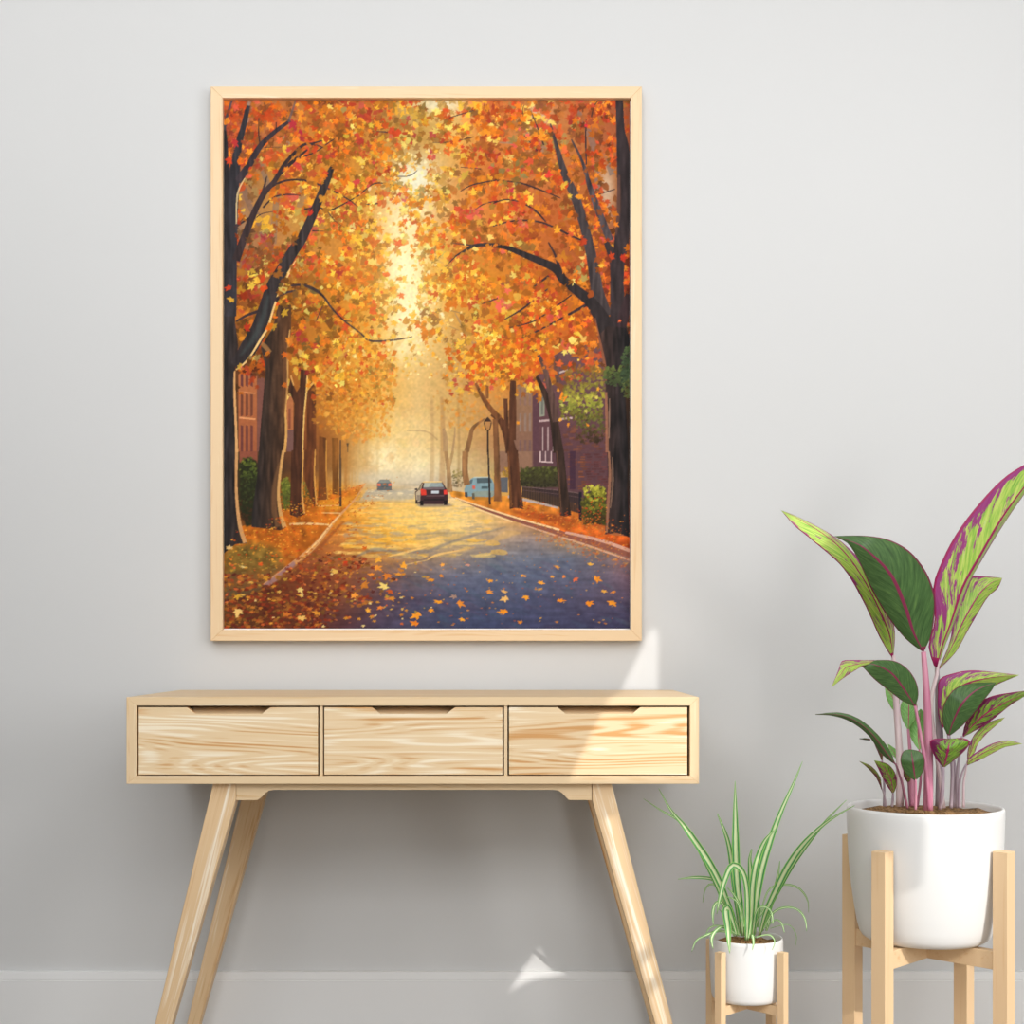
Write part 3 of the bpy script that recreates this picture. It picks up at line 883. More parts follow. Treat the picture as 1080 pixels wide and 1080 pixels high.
    # second big trunk
    cv.poly(D((412, 190), (335, 190), (300, 330), (270, 380), (228, 450), (258, 580), (250, 660), (230, 880)) + G((176, 150), (152, 320), (148, 400), (230, 408), (300, 418), (332, 402), (302, 330), (296, 200), (312, 80)) +
            D((386, 960), (378, 830), (393, 650), (396, 480), (412, 340)), hx('272323'), col2=hx('5a3820'), axis=1, grain=cv.grain_v, gamp=.14)
    cv.stroke(D((405, 340), (390, 480), (390, 650), (378, 830), (383, 960), (372, 1085)), [1, 2, 2, 2.2, 2.6, 3], hx('d8a058'), .95)
    cv.stroke(D((392, 400), (378, 500), (376, 700), (362, 850)), [2, 4, 4, 3], hx('6c4428'), .7, soft=1)
    cv.stroke(G((318, -5), (302, 100), (291, 220), (303, 330), (325, 402)), [3, 3.2, 3.2, 4, 5], hx('d09c5c'), .95)
    cv.stroke(G((296, 60), (272, 180), (268, 300), (290, 400)), [2, 5, 6, 6], hx('7c5434'), .65, soft=1)
    cv.stroke(D((285, 480), (250, 440), (228, 420)), [4, 5, 3], hx('a07040'), .8)
    # nearest trunk at the left edge with its big forking limb
    cv.poly(D((-10, -20), (60, -20), (75, 120), (70, 300), (90, 440), (70, 570), (60, 700), (75, 900)) + G((76, 0), (72, 150), (78, 280), (92, 400), (125, 485), (60, 492), (0, 540), (-10, 540)),
            hx('242224'), col2=hx('44322a'), axis=1, grain=cv.grain_v, gamp=.14)
    cv.stroke(G((70, -10), (66, 150), (72, 280), (88, 400), (114, 484)), [3.4, 3, 3.2, 4, 4.4], hx('d09860'), .95)
    cv.stroke(D((68, 590), (66, 700), (74, 900), (80, 1085)), [1.6, 2.4, 2.6, 3], hx('dca468'), .95)
    limb(D((28, 260), (30, 120)) + A((30, 1060), (35, 850), (45, 620), (72, 430), (90, 300), (118, 200), (150, 60)), W(100, 100, 100, 95, 95, 60, 44, 34, 26), hx('302d31'))
    limb(A((2, 1080), (2, 500), (-6, 180)), W(80, 70, 40), hx('2a272a'))
    limb(A((0, 210), (25, 110), (60, 0)), W(26, 16, 10), hx('443c40'))
    limb(D((66, 560), (150, 455), (215, 340), (262, 200), (300, 80), (345, 0)) + A((420, 950), (470, 880), (515, 790), (575, 650), (640, 490), (668, 425)), W(60, 105, 98, 88, 80, 74, 68, 62, 56, 50, 42, 22), hx('352d2d'))
    cv.stroke(D((100, 500), (180, 400), (235, 280), (275, 130)), [2, 6, 6, 3], hx('44504e'), .5, soft=2)
    cv.stroke(D((76, 585), (150, 520), (235, 385), (272, 320), (312, 190), (355, 85), (402, -5)), [1.4, 2, 2.4, 2.4, 2, 2.4, 1.6], hx('f0c47c'), .95)
    cv.stroke(A((390, 1080), (440, 1000)), [2, 1], hx('f0c47c'), .9)
    cv.stroke(A((78, 780), (85, 600), (130, 500)), [1, 2, 1], hx('e8c890'), .8)
    limb(A((85, 520), (150, 430), (220, 312), (290, 240), (345, 195), (408, 152)), W(46, 42, 34, 28, 24, 18), hx('3a3034'))
    limb(A((395, 160), (430, 60), (440, 20)), W(16, 12, 6), hx('605458'), .7)
    for p, w in ((A((224, 312), (214, 225), (214, 135)), W(9, 8, 5)), (A((320, 215), (321, 160)), W(8, 6)), (A((245, 315), (370, 312)), W(5, 4)),
                 (A((75, 1000), (130, 850), (190, 702), (250, 590), (310, 520), (370, 420), (440, 340), (490, 298), (540, 290), (620, 268)), W(52, 44, 38, 34, 30, 24, 20, 16, 12, 6)),
                 (A((325, 490), (420, 402), (512, 328)), W(26, 22, 10)), (A((440, 390), (560, 342), (650, 280), (730, 232)), W(10, 8, 6, 4)),
                 (A((500, 292), (580, 305), (640, 330)), W(12, 8, 4)), (A((228, 615), (246, 560), (264, 488)), W(20, 14, 6)),
                 (A((298, 548), (380, 516), (480, 512), (580, 540), (680, 585), (770, 636), (837, 690)), W(16, 12, 12, 12, 10, 8, 5)),
                 (A((240, 680), (310, 616), (390, 600), (470, 606)), W(12, 10, 8, 4)), (A((62, 802), (160, 740)), W(16, 10)),
                 (A((492, 690), (580, 680), (640, 697), (720, 665), (837, 600)), W(8, 11, 10, 8, 7)), (B((0, 597), (80, 535), (170, 537), (260, 560)), W(8, 8, 7, 4)),
                 (A((630, 697), (680, 760), (740, 800)), W(6, 4, 2)), (A((200, 740), (240, 715), (330, 700)), W(6, 5, 3)), (A((540, 820), (620, 824)), W(8, 3)),
                 (B((0, 650), (50, 660), (105, 655)), W(6, 7, 9)), (B((160, 490), (290, 488), (345, 455)), W(3, 6, 3)), (B((540, 135), (620, 110), (690, 90)), W(4, 6, 4)),
                 (B((440, 285), (560, 280), (690, 250)), W(3, 5, 3)), (B((610, 434), (735, 445)), W(4, 5)), (B((610, 580), (690, 540), (837, 512)), W(4, 8, 9)),
                 (B((700, 690), (760, 655), (837, 640)), W(4, 7, 7)), (B((60, 215), (165, 222)), W(4, 8)),
                 (D((410, 75), (480, 70), (550, 95), (610, 140), (660, 210), (730, 282), (837, 362)), W(8, 16, 20, 14, 12, 10, 8)), (D((315, 168), (370, 120), (440, 105)), W(24, 16, 10)),
                 (D((75, 292), (140, 255), (212, 230)), W(9, 16, 18)), (D((730, 282), (790, 295)), W(8, 4)), (D((560, 300), (620, 160)), W(6, 4)),
                 (E((0, 362), (50, 405), (130, 411), (250, 397), (315, 384)), W(12, 12, 13, 9, 5)), (E((740, 185), (837, 150)), W(6, 10)),
                 (C((0, 515), (150, 527), (262, 562), (412, 622)), W(8, 10, 10, 6)), (C((0, 655), (80, 630), (180, 652), (262, 702), (322, 765)), W(6, 8, 9, 14, 8)),
                 (C((0, 792), (130, 760), (280, 766), (400, 812), (480, 852), (582, 892)), W(7, 10, 11, 12, 13, 12)), (C((338, 890), (380, 970), (412, 1065)), W(8, 14, 24)),
                 (F((70, 280), (180, 215), (270, 140), (372, 70)), W(6, 12, 12, 8)), (F((90, 332), (220, 300), (300, 260), (480, 130)), W(5, 8, 8, 8)),
                 (F((160, 402), (290, 340), (420, 272), (580, 185)), W(6, 10, 12, 20)), (F((250, 80), (340, 15)), W(12, 14)),
                 (C((180, 130), (185, 70), (215, 30)), W(5, 4, 3)), (C((310, 300), (270, 190), (230, 90)), W(10, 8, 5)), (C((270, 335), (190, 240)), W(8, 4)),
                 (C((600, 130), (620, 60), (660, 10)), W(6, 6, 4)), (C((570, 420), (565, 250), (570, 140)), W(8, 10, 4)), (C((640, 600), (745, 568)), W(5, 6))):
        limb(p, w, hx('3a2c2c'))
    # right-hand big tree
    limb(F((690, 260), (640, 120), (622, 20)) + C((596, 950), (562, 810), (505, 625), (440, 480), (400, 350), (350, 170)), W(80, 76, 70, 62, 56, 56, 46, 30, 8), hx('443a3a'))
    limb(C((715, 880), (655, 730), (595, 565), (545, 400), (478, 265)), W(44, 44, 34, 18, 8), hx('4c4244'))
    limb(F((765, 300), (757, 120)) + C((752, 1080), (735, 985), (690, 890)), W(84, 78, 74, 60, 30), hx('342a2a'))
    limb(F((770, 520), (762, 220), (757, 60)) + C((765, 1000), (785, 880), (802, 660), (795, 350), (778, 200), (770, -10)), W(130, 92, 82, 80, 88, 90, 82, 50, 44), hx('342a2b'))
    cv.stroke(C((752, 850), (765, 690), (770, 480)), [1, 5, 2], hx('6c4638'), .7, soft=1)
    limb(F((840, 130), (800, 250), (775, 360)), W(60, 66, 60), hx('38282a'))
    limb(F((730, 520), (690, 330), (605, 185), (520, 110), (430, 38)) + C((382, 1050), (280, 1002), (180, 960), (90, 925), (0, 908)), W(110, 104, 70, 60, 52, 54, 44, 36, 28, 22), hx('2f2727'))
    limb(B((845, 910), (760, 904), (685, 914), (625, 948), (575, 978), (520, 1040)), W(24, 22, 20, 16, 9, 4), hx('342c2c'))
    limb(B((690, 910), (620, 902), (550, 894)), W(10, 7, 4), hx('403430'))
    cv.poly(F((840, 400), (810, 330), (700, 320), (640, 380), (660, 470), (684, 620), (690, 800)) + H((958, 0), (966, 200), (946, 440), (1010, 430), (1080, 456), (1064, 200), (1068, 0)) + F((812, 800), (795, 560)),
            hx('44302a'), col2=hx('1e1c1e'), axis=1, grain=cv.grain_v, gamp=.16)
    cv.stroke(F((622, 270), (655, 420), (682, 560), (690, 660)), [1, 2.2, 3, 1.6], hx('a05c3c'), .75)
    cv.stroke(F((690, 720), (694, 860), (696, 1085)), [2, 3, 3], hx('a0684c'), .8)
    cv.stroke(F((712, 760), (708, 1000)), [.8, 1.2], hx('d0a080'), .6)
    cv.stroke(H((966, 0), (972, 130), (962, 300), (956, 430)), [2, 3, 3, 2], hx('a06c50'), .8)
    cv.stroke(H((985, 30), (988, 160), (975, 300)), [1, 2, 1], hx('b88c6c'), .5)
    # right-hand middle trees
    limb(F((400, 1085), (372, 900), (332, 770), (300, 690), (266, 625)), W(66, 50, 40, 30, 16), hx('38271f'))
    limb(F((385, 900), (345, 690), (305, 550), (250, 450)), W(44, 36, 26, 12), hx('5a4038'))
    limb(F((400, 660), (385, 560), (400, 500)), W(30, 34, 18), hx('5a403c'), .8)
    cv.poly(H((683, -5), (700, 200), (708, 340), (735, 345), (768, 338), (745, 180), (728, -5)), hx('38271f'), grain=cv.grain_v, gamp=.12)
    cv.stroke(H((690, 0), (706, 200), (714, 330)), [1, 1.4, 1], hx('785038'), .6)
    limb(F((112, 1085), (90, 990), (50, 900), (-5, 848)), W(70, 54, 40, 36), hx('52301e'))
    limb(F((118, 1010), (120, 820), (122, 650)), W(44, 44, 34), hx('52301e'))
    limb(F((82, 930), (76, 760)), W(30, 24), hx('52301e'))
    limb(E((850, 880), (800, 830), (750, 760), (702, 665)), W(36, 32, 26, 14), hx('744626'))
    limb(E((770, 760), (772, 680)), W(22, 18), hx('744626'), .8)
    cv.poly(H((426, -5), (436, 160), (440, 305), (472, 300), (515, 306), (498, 180), (484, -5)), hx('52301e'), grain=cv.grain_v, gamp=.1)
    cv.stroke(H((432, 0), (442, 160), (448, 295)), [1.2, 1.8, 2], hx('7c4c28'), .7)
    cv.poly(H((350, -170), (376, -170), (384, -60), (390, 120), (398, 266), (356, 263), (358, 120)), hx('744a2c'), .9, grain=cv.grain_v, gamp=.08)
    limb(H((214, 178), (202, 100), (205, 0)), W(40, 36, 38), hx('8a5e38'), .9)
    limb(E((648, 1080), (668, 1000), (688, 935), (758, 882)), W(32, 28, 22, 8), hx('805634'), .85)
    limb(H((122, 216), (114, 90), (100, 0)), W(36, 26, 22), hx('9c744a'), .85)
    limb(H((114, 90), (128, 40), (138, 0)), W(22, 20, 16), hx('a07c50'), .7)
    # street lamps
    cv.stroke(H((335, 282), (330, 120), (325, -10)), [2.2, 1.8, 1.6], hx('2e2422'))
    cv.stroke(E((776, 1085), (776, 950)), [1.6, 1.6], hx('30241e'))
    cv.poly(E((752, 902), (798, 902), (788, 945), (776, 955), (764, 945)), hx('b07c48'), ss=4)
    cv.poly(E((750, 900), (764, 882), (776, 870), (788, 882), (800, 900)), hx('3c2a22'), ss=4)
    cv.stroke(E((752, 902), (764, 945), (776, 952)), [.9, .9], hx('30241e'))
    cv.stroke(E((798, 902), (788, 945), (776, 952)), [.9, .9], hx('30241e'))
    cv.stroke(G((620, -60), (621, 100), (621, 292)), [1.4, 2, 2.6], hx('4a3426'))
    cv.poly(D((750, 1030), (765, 1030), (762, 1050), (753, 1050)), hx('4c3420'))
    cv.stroke(D((757, 1050), (757, 1085)), [1, 1], hx('6c4c28'))

    # ---- front foliage over the limbs, leaving the limbs in sight
    def near_limb(x, y):
        i = min(max(int((y - cv.y0) * S), 0), cv.h - 1)
        j = min(max(int((x - cv.x0) * S), 0), cv.w - 1)
        return cv.a[i, j].sum() < .85
    foliage(2500, 2.4, 6.4, .92, lambda x, y: not near_limb(x, y))
    foliage(160, 3, 5.5, .95, lambda x, y: y < 340)
    for _ in range(420):
        t = g.random()
        x, y = 436 - 14 * math.sin(t * 6) + g.normal(0, 17), 160 + t * 235 + g.normal(0, 6)
        c = hx(('fbe49c', 'f6d070', 'f0bc48', 'eedcae', 'e8a030', 'd88c28')[g.integers(6)])
        cv.leaf(x, y, g.uniform(1.2, 3.6), c, .75, kind=int(g.random() < .4))
    # maple sprays that stand out against the light
    for cx, cy, rx, ry, n in ((395, 330, 40, 30, 70), (375, 290, 40, 30, 60), (480, 300, 45, 20, 90), (455, 250, 30, 22, 60), (440, 215, 14, 18, 24), (452, 352, 14, 12, 22),
                              (390, 375, 30, 18, 40), (505, 385, 34, 20, 110), (540, 375, 45, 22, 120), (580, 330, 40, 22, 60), (437, 345, 8, 14, 10), (400, 262, 20, 12, 16)):
        for _ in range(n):
            x, y = cx + g.normal(0, rx * .5), cy + g.normal(0, ry * .5)
            if near_limb(x, y):
                continue
            c = hx(('e08018', 'd86c14', 'f0a028', 'c86418', 'f4b438', 'd8501c', 'b87020')[g.integers(7)])
            cv.leaf(x, y, g.uniform(2.8, 6), c * g.uniform(.9, 1.05), .95, kind=int(g.random() < .2))
    # named bright leaves
    for x, y, r, c in ((247, 152, 8, 'b83030'), (241, 170, 6, 'd04020'), (247, 115, 6, 'd8583c'), (244, 318, 6, 'd8a030'), (241, 305, 6, 'c83c1c'), (299, 331, 7, 'c89828'), (289, 345, 6, 'b88828'),
                       (309, 133, 7, 'b02c38'), (316, 141, 5, 'a82838'), (270, 110, 6, 'e06848'), (259, 347, 7, 'b83018'), (327, 227, 6, 'c83020'), (300, 375, 5, 'd06018'), (432, 110, 4, 'd03c30'),
                       (578, 187, 7, 'e04030'), (539, 203, 5, 'c83440'), (618, 134, 3.5, 'd83038'), (393, 258, 8, 'c85c20'), (419, 259, 7, 'd84820'), (601, 255, 6, 'd87020'), (657, 273, 7, 'b83018'),
                       (645, 272, 6, 'c84018'), (601, 385, 5, 'd84c18'), (560, 172, 7, 'd85030'), (588, 245, 6, 'f0a028'), (604, 262, 5, 'e87818'), (612, 300, 5, 'e09028'), (299, 407, 5, 'c0601c')):
        cv.leaf(x, y, r, hx(c), .95, kind=0)
    # the green bough in front of the right-hand trunk
    shrub(F, (430, 560, 680, 800), 260, 3, ['8c5c28', '7c6428', '8a8030', 'a09430'], .75)
    shrub(F, (410, 740, 670, 890), 230, 2.8, ['b0a840', '8c8c34', '74742c', '6c6024'], .85)
    shrub(F, (680, 560, 837, 680), 130, 3, ['666e34', '545e2c', '46522c', '3c4628'], .9)
    shrub(F, (785, 440, 850, 760), 150, 3, ['4a5a34', '3c4c30', '34422c', '565e30'], .9)
    shrub(F, (510, 850, 680, 1030), 140, 2.8, ['4c4c24', '5c5c28', '483c20', '3c2c1c'], .75)
    for (x, y), c in zip(F((640, 700), (630, 755), (400, 710), (410, 885), (460, 915), (580, 922), (470, 550), (150, 905), (145, 740), (580, 515), (520, 760), (570, 835), (450, 840), (425, 800)),
                         ('f0a028', 'dcc858', 'f09820', 'f0a840', 'e08820', 'e08820', 'd8481c', 'e89020', 'e09c28', 'e89830', 'b8b048', 'c0b450', 'c8bc58', 'c8c060')):
        cv.leaf(x, y, 3.4, hx(c), .95)

    # ---- fallen leaves
    for _ in range(900):
        x, y = g.uniform(255, 400), g.uniform(508, 600)
        v = (y - 508) / 90
        kx = 405 - (y - 490) * 1.35
        if x > kx + 30 * v or x < 250 + (1 - v) * 70 or (x < 300 and y > 578) or y < 515:
            continue
        c = hx(('d87018', 'e08c20', 'c04c18', 'e8a838', 'b84818', 'd45c18')[g.integers(6)])
        cv.leaf(x, y, g.uniform(.8, 1.2 + 2 * v), c * g.uniform(.85, 1.1), .7, flat=.6, kind=1)
    for _ in range(420):
        t, w = g.random(), g.random()
        ex, ey = 405 - 110 * t, 507 + 95 * t                 # along the kerb, then back towards the trunks
        x, y = ex - 4 - w * (20 + 75 * t), ey + w * (-6 - 10 * t) + g.normal(0, 2)
        if x < 240 or y < 512:
            continue
        cv.leaf(x, y, g.uniform(.9, 1.2 + 2.2 * t), hx(('b83c14', 'f0b040', '983410', 'e89028', 'd85818', 'f0a030')[g.integers(6)]), .8, flat=.6, kind=int(g.random() < .5))
    for _ in range(200):
        t = g.random()
        x, y = 400 - 110 * t + g.uniform(2, 22 + 20 * t), 507 + 98 * t + g.normal(0, 2)
        cv.leaf(x, y, g.uniform(.9, 1.4 + 1.6 * t), hx(('c8641c', 'e08c2c', 'a84818', 'b85c20')[g.integers(4)]), .75, flat=.6, kind=1)
    for _ in range(420):
        f = g.random()
        x, y = 545 + f * 120 + g.normal(0, 6), 535 + f * 34 + abs(g.normal(0, 4 + 6 * f)) * g.choice([-1, 1.2])
        cv.leaf(x, y, g.uniform(.8, 2.2), hx(('c84c18', 'd86c1c', 'b83c14', 'e8902c', 'c87838')[g.integers(5)]) * g.uniform(.85, 1.1), .7, flat=.6, kind=1)
    for _ in range(1150):                                  # the red-brown drift at lower left
        u, v = g.random(), g.random() ** .8
        y = 585 + v * 80
        x = 232 + u * (95 + 90 * (1 - abs(v - .35)))
        if x > 330 + 60 * (1 - v) and g.random() < .6:
            continue
        if x < 300 and y < 606:
            continue
        c = hx(('a0381c', '8a3018', 'b85020', 'c07428', '6c2c18', 'a86828', '8c5c24', '5c2018')[g.integers(8)])
        cv.leaf(x, y, g.uniform(1.6, 5.5), c * g.uniform(.75, 1.1), .75, flat=.65, kind=int(g.random() < .5))
    for _ in range(150):
        x, y = 235 + (g.random() ** 1.3) * 220, g.uniform(590, 662)
        c = hx(('d8902c', 'c87820', 'e0b050', 'd0602c', 'e0783c', 'b89030', 'e8cc80')[g.integers(7)])
        cv.leaf(x, y, g.uniform(1.6, 4.4), c, .9, flat=.6)
    for _ in range(240):
        x, y = g.uniform(330, 660), 575 + (g.random() ** 1.4) * 85
        c = hx(('d88028', 'e09030', 'c86828', 'd8a040', '985040', 'b06038')[g.integers(6)])
        cv.leaf(x, y, g.uniform(1, 2.2) * (.6 + (y - 570) / 90), c, .8, flat=.5)
    for _ in range(260):
        f = g.random()
        x, y = 565 + f * 98 + g.normal(0, 6), 560 + f * 34 + g.normal(0, 6)
        cv.leaf(x, y, g.uniform(1, 3), hx(('c07838', 'a85838', 'd89848', '985040', 'c86830')[g.integers(5)]), .65, flat=.6)
    for (x, y), r, c in zip(H((25, 680), (75, 658), (85, 600), (65, 798), (22, 838), (175, 800), (192, 890), (330, 740), (340, 683), (405, 740), (418, 778), (412, 845), (525, 770), (605, 695),
                              (508, 655), (705, 788), (860, 802), (985, 798), (900, 672), (788, 675), (938, 738), (868, 598), (690, 610), (665, 662), (220, 600), (730, 660), (995, 742), (600, 730), (498, 905), (148, 768)),
                            (5.5, 4, 4, 7, 5, 8, 5, 5.5, 4, 5, 6.5, 7, 6, 5, 4.5, 5.5, 6.5, 7.5, 7.5, 5, 5, 4, 4.5, 4, 4, 4, 4, 4, 4.5, 5),
                            'e89020 e08428 f0a040 f09820 e89020 e08830 f0a028 e08c38 e89830 e0a860 f0b868 e88c20 f09c28 f0a038 e89838 e88820 e88820 e89028 e88c28 e06838 e0a040 f0b040 d89038 e09838 d09078 e08038 d88030 c89040 d88028 a08070'.split()):
        cv.leaf(x, y, r * 1.2, hx(c), .97, flat=.6)
    for (x, y), r, c in zip(G((80, 845), (75, 765), (405, 730), (855, 718), (595, 638), (410, 880), (500, 855), (1030, 865), (835, 825), (765, 840), (690, 762), (745, 705), (820, 570), (815, 612), (955, 608),
                              (930, 650), (870, 655), (790, 650), (195, 598), (30, 510), (1020, 912), (885, 738), (895, 775), (225, 665), (330, 860), (615, 570), (650, 585), (750, 512)),
                            (8, 7, 6, 7.5, 6, 7, 6.5, 8, 5, 5.5, 6.5, 9, 6, 6, 6, 6, 7, 5, 4, 5, 6, 5, 5, 6, 6, 3, 4, 4),
                            'e8c070 d8a030 e8c870 f0d070 e0b050 e8b860 d89030 f09828 e88030 f0a838 f09838 c87828 f0a838 e89030 f0a030 e09030 d87828 e88828 d85820 d8b070 e88020 c85820 d88828 c88828 c87028 d04018 c83c18 d06018'.split()):
        cv.leaf(x, y, r * 1.15, hx(c), .97, flat=.65)

    # ---- brush texture and a last breath of warm mist
    cv.glow(408, 482, 48, 34, hx('f4dca0'), .25)
    cv.glow(425, 300, 34, 80, hx('fff0b0'), .24)
    cv.glow(428, 310, 80, 110, hx('ffd880'), .10)
    n = cv.smooth(g.random((cv.h, cv.w)), 1, 1)
    cv.a *= (1 + .018 * n)[..., None]
    return np.clip(cv.a, 0, 1)



fp = thing('framed_painting', 'tall autumn street painting in a thin pale wooden frame hanging on the wall', 'painting', P(449.5, 676, 3.435))
D_FR, D_PR = 3.420, 3.434
outer = [P(222, 91, D_FR), P(677, 91, D_FR), P(677, 676, D_FR), P(222, 676, D_FR)]
inner = [P(234.8, 103.2, D_FR), P(665.2, 103.2, D_FR), P(665.2, 664.2, D_FR), P(234.8, 664.2, D_FR)]
for i in range(4):
    j = (i + 1) % 4
    bm = prism([(q.x, q.z) for q in (outer[i], outer[j], inner[j], inner[i])], D_FR - WALL_D, -.004, .0012)
    obj('frame_rail', bm, M_FRAME_X if i % 2 == 0 else M_FRAME_Z, fp)
a, c = P(232, 100, D_PR), P(668, 667, D_PR)
obj('mount_board', new_box(a.x, c.x, a.y + .0012, -.006, c.z, a.z), M_MOUNT, fp)


def painting_mesh():
    S = 1.4
    img = make_painting(S)
    h, w = img.shape[:2]
    a, c = P(236.2, 101.2, D_PR), P(664.2, 662.9, D_PR)
    X = np.linspace(a.x, c.x, w)
    Z = np.linspace(a.z, c.z, h)
    co = np.zeros((h, w, 3), np.float32)
    co[..., 0], co[..., 1], co[..., 2] = X[None, :], a.y, Z[:, None]
    me = bpy.data.meshes.new('painted_canvas')
    idx = np.arange(h * w).reshape(h, w)
    q = np.stack([idx[1:, :-1], idx[1:, 1:], idx[:-1, 1:], idx[:-1, :-1]], -1).reshape(-1, 4)
    me.vertices.add(h * w)
    me.vertices.foreach_set('co', co.ravel())
    me.loops.add(q.size)
    me.loops.foreach_set('vertex_index', q.ravel().astype(np.int32))
    me.polygons.add(len(q))
    me.polygons.foreach_set('loop_start', np.arange(0, q.size, 4, dtype=np.int32))
    me.polygons.foreach_set('loop_total', np.full(len(q), 4, np.int32))
    me.update(calc_edges=True)
    at = me.color_attributes.new('paint', 'FLOAT_COLOR', 'POINT')
    v = img.reshape(-1, 3)
    l = np.where(v <= .04045, v / 12.92, ((v + .055) / 1.055) ** 2.4)
    at.data.foreach_set('color', np.concatenate([l, np.ones((len(l), 1))], 1).astype(np.float32).ravel())
    m, b, N, L = nodes('oil_paint')
    ca = N('ShaderNodeVertexColor', layer_name='paint')
    gn = N('ShaderNodeMix', data_type='RGBA', blend_type='MULTIPLY')
    gn.inputs[0].default_value = 1.0
    L(ca.outputs[0], gn.inputs[6])
    gn.inputs[7].default_value = (PAINT_GAIN,) * 3 + (1,)
    L(gn.outputs[2], b.inputs['Base Color'])
    b.inputs['Roughness'].default_value = .7
    b.inputs['Specular IOR Level'].default_value = .15
    return me, m


PAINT_GAIN = 1.0
me, m = painting_mesh()
obj('painted_canvas', me, m, fp)['label'] = 'painting of an autumn avenue with orange maples, cars and fallen leaves'

# ---------------------------------------------------------------- console table
TD, TB = 2.94, 3.415                                      # distance of its front and back
y0, y1 = TD - WALL_D, TB - WALL_D
X = lambda px, d=TD: (px - HX) / F_PX * d
Z = lambda py, d=TD: CAM_Z - (py - HY) / F_PX * d
tb = thing('console_table', 'pale ash console table with three drawers on splayed legs below the painting', 'table', (X(435), (y0 + y1) / 2, 0))
xl, xr, zt, zb = X(133.3), X(737.3), Z(735.3), Z(826.8)
xli, xri, zti, zbi = X(143.8), X(727.6), Z(744.3), Z(818.4)
obj('top_panel', prism([(xl, zt), (xr, zt), (xri, zti), (xli, zti)], y0, y1, .0008), M_RAIL_X, tb)
obj('bottom_panel', prism([(xl, zb), (xli, zbi), (xri, zbi), (xr, zb)], y0, y1, .0008), M_RAIL_X, tb)
obj('side_panel', prism([(xl, zb), (xl, zt), (xli, zti), (xli, zbi)], y0, y1, .0008), M_RAIL_Z, tb)
obj('side_panel', prism([(xr, zb), (xr, zt), (xri, zti), (xri, zbi)], y0, y1, .0008), M_RAIL_Z, tb)
obj('back_panel', new_box(xli, xri, y1 - .012, y1 - .002, zbi, zti), M_RAIL_X, tb)
for a, c in ((336.7, 340.2), (531.6, 535.2)):
    obj('divider', new_box(X(a), X(c), y0 + .004, y1 - .012, zbi, zti, bev=.0006), M_RAIL_Z, tb)
for i, (a, c, n0, n1) in enumerate(((145.8, 335.0, 197, 284.5), (341.8, 530.0, 392, 479.5), (536.8, 725.0, 588, 675.5))):
    xa, xb, za, zc, yf = X(a), X(c), Z(746.0), Z(817.2), y0 + .003
    na, nb, nc, nd, zn = X(n0), X(n1), X(n0 + 9), X(n1 - 9), Z(753.2)
    bm = prism([(xa, za), (na, za), (nc, zn), (nd, zn), (nb, za), (xb, za), (xb, zc), (xa, zc)], yf, yf + .018, .0006)
    dr = obj('drawer', bm, M_DRAWER[i], tb)
    bm = bmesh.new()                                     # the scooped finger pull: a bevelled face running back from the notch
    A = [bm.verts.new(p) for p in ((nc, yf + .001, zn), (nd, yf + .001, zn), (nb, yf + .046, za - .0005), (na, yf + .046, za - .0005))]
    B = [bm.verts.new(p) for p in ((nc, yf + .002, zn - .004), (nd, yf + .002, zn - .004), (nb, yf + .0465, za - .004), (na, yf + .0465, za - .004))]
    bm.faces.new(A)
    bm.faces.new(B[::-1])
    for k in range(4):
        bm.faces.new((A[k], B[k], B[(k + 1) % 4], A[(k + 1) % 4]))
    obj('finger_pull', bm, M_SCOOP, dr)
    bm = bmesh.new()                                     # the drawer box behind the front
    xa, xb = xa + .006, xb - .006
    for s in ((xa, xa + .01, yf + .0185, y1 - .03, zc + .004, za - .022), (xb - .01, xb, yf + .0185, y1 - .03, zc + .004, za - .022),
              (xa + .01, xb - .01, yf + .0185, y1 - .03, zc + .006, zc + .012), (xa + .01, xb - .01, y1 - .04, y1 - .03, zc + .012, za - .02)):
        box(bm, *s)
    obj('drawer_box', bm, M_RAIL_X, dr)
LD, LT = 2.958, .036
zl = lambda py: Z(py, LD)
xlg = lambda px: X(px, LD)
yfl = 680 + CAM_Z / LD * F_PX                             # picture row of the floor at the legs
ztop = zb
def edge(p, q, py):
    return p[0] + (py - p[1]) * (q[0] - p[0]) / (q[1] - p[1])
ytop = HY + (CAM_Z - ztop) / LD * F_PX
left = [(xlg(edge((224, 829), (163.4, 1080), ytop)), ztop), (xlg(248.6), ztop), (xlg(248.6), zl(844)),
        (xlg(edge((248.6, 844), (181.2, 1080), yfl)), 0), (xlg(edge((224, 829), (163.4, 1080), yfl)), 0)]
right = [(xlg(624.6), ztop), (xlg(edge((645.8, 829), (709.6, 1080), ytop)), ztop), (xlg(edge((645.8, 829), (709.6, 1080), yfl)), 0),
         (xlg(edge((624.6, 844), (691, 1080), yfl)), 0), (xlg(624.6), zl(844))]
RD = 3.362
for d in (LD, RD):
    obj('leg', prism(left, d - WALL_D, d - WALL_D + LT, .0015), M_LEG_L, tb)
    obj('leg', prism(right, d - WALL_D, d - WALL_D + LT, .0015), M_LEG_R, tb)
    ap = [(249, 844), (271.5, 844), (276, 840.5), (280, 836.2), (284, 834), (289, 833.2), (584, 833.2), (589, 834), (593, 836.8), (596.5, 840.5), (600, 844), (624.2, 844)]
    bm = prism([(xlg(x), zl(y)) for x, y in ap] + [(xlg(624.2), ztop), (xlg(249), ztop)], d - WALL_D + .002, d - WALL_D + LT - .004, .0006)
    obj('apron', bm, M_RAIL_X, tb)

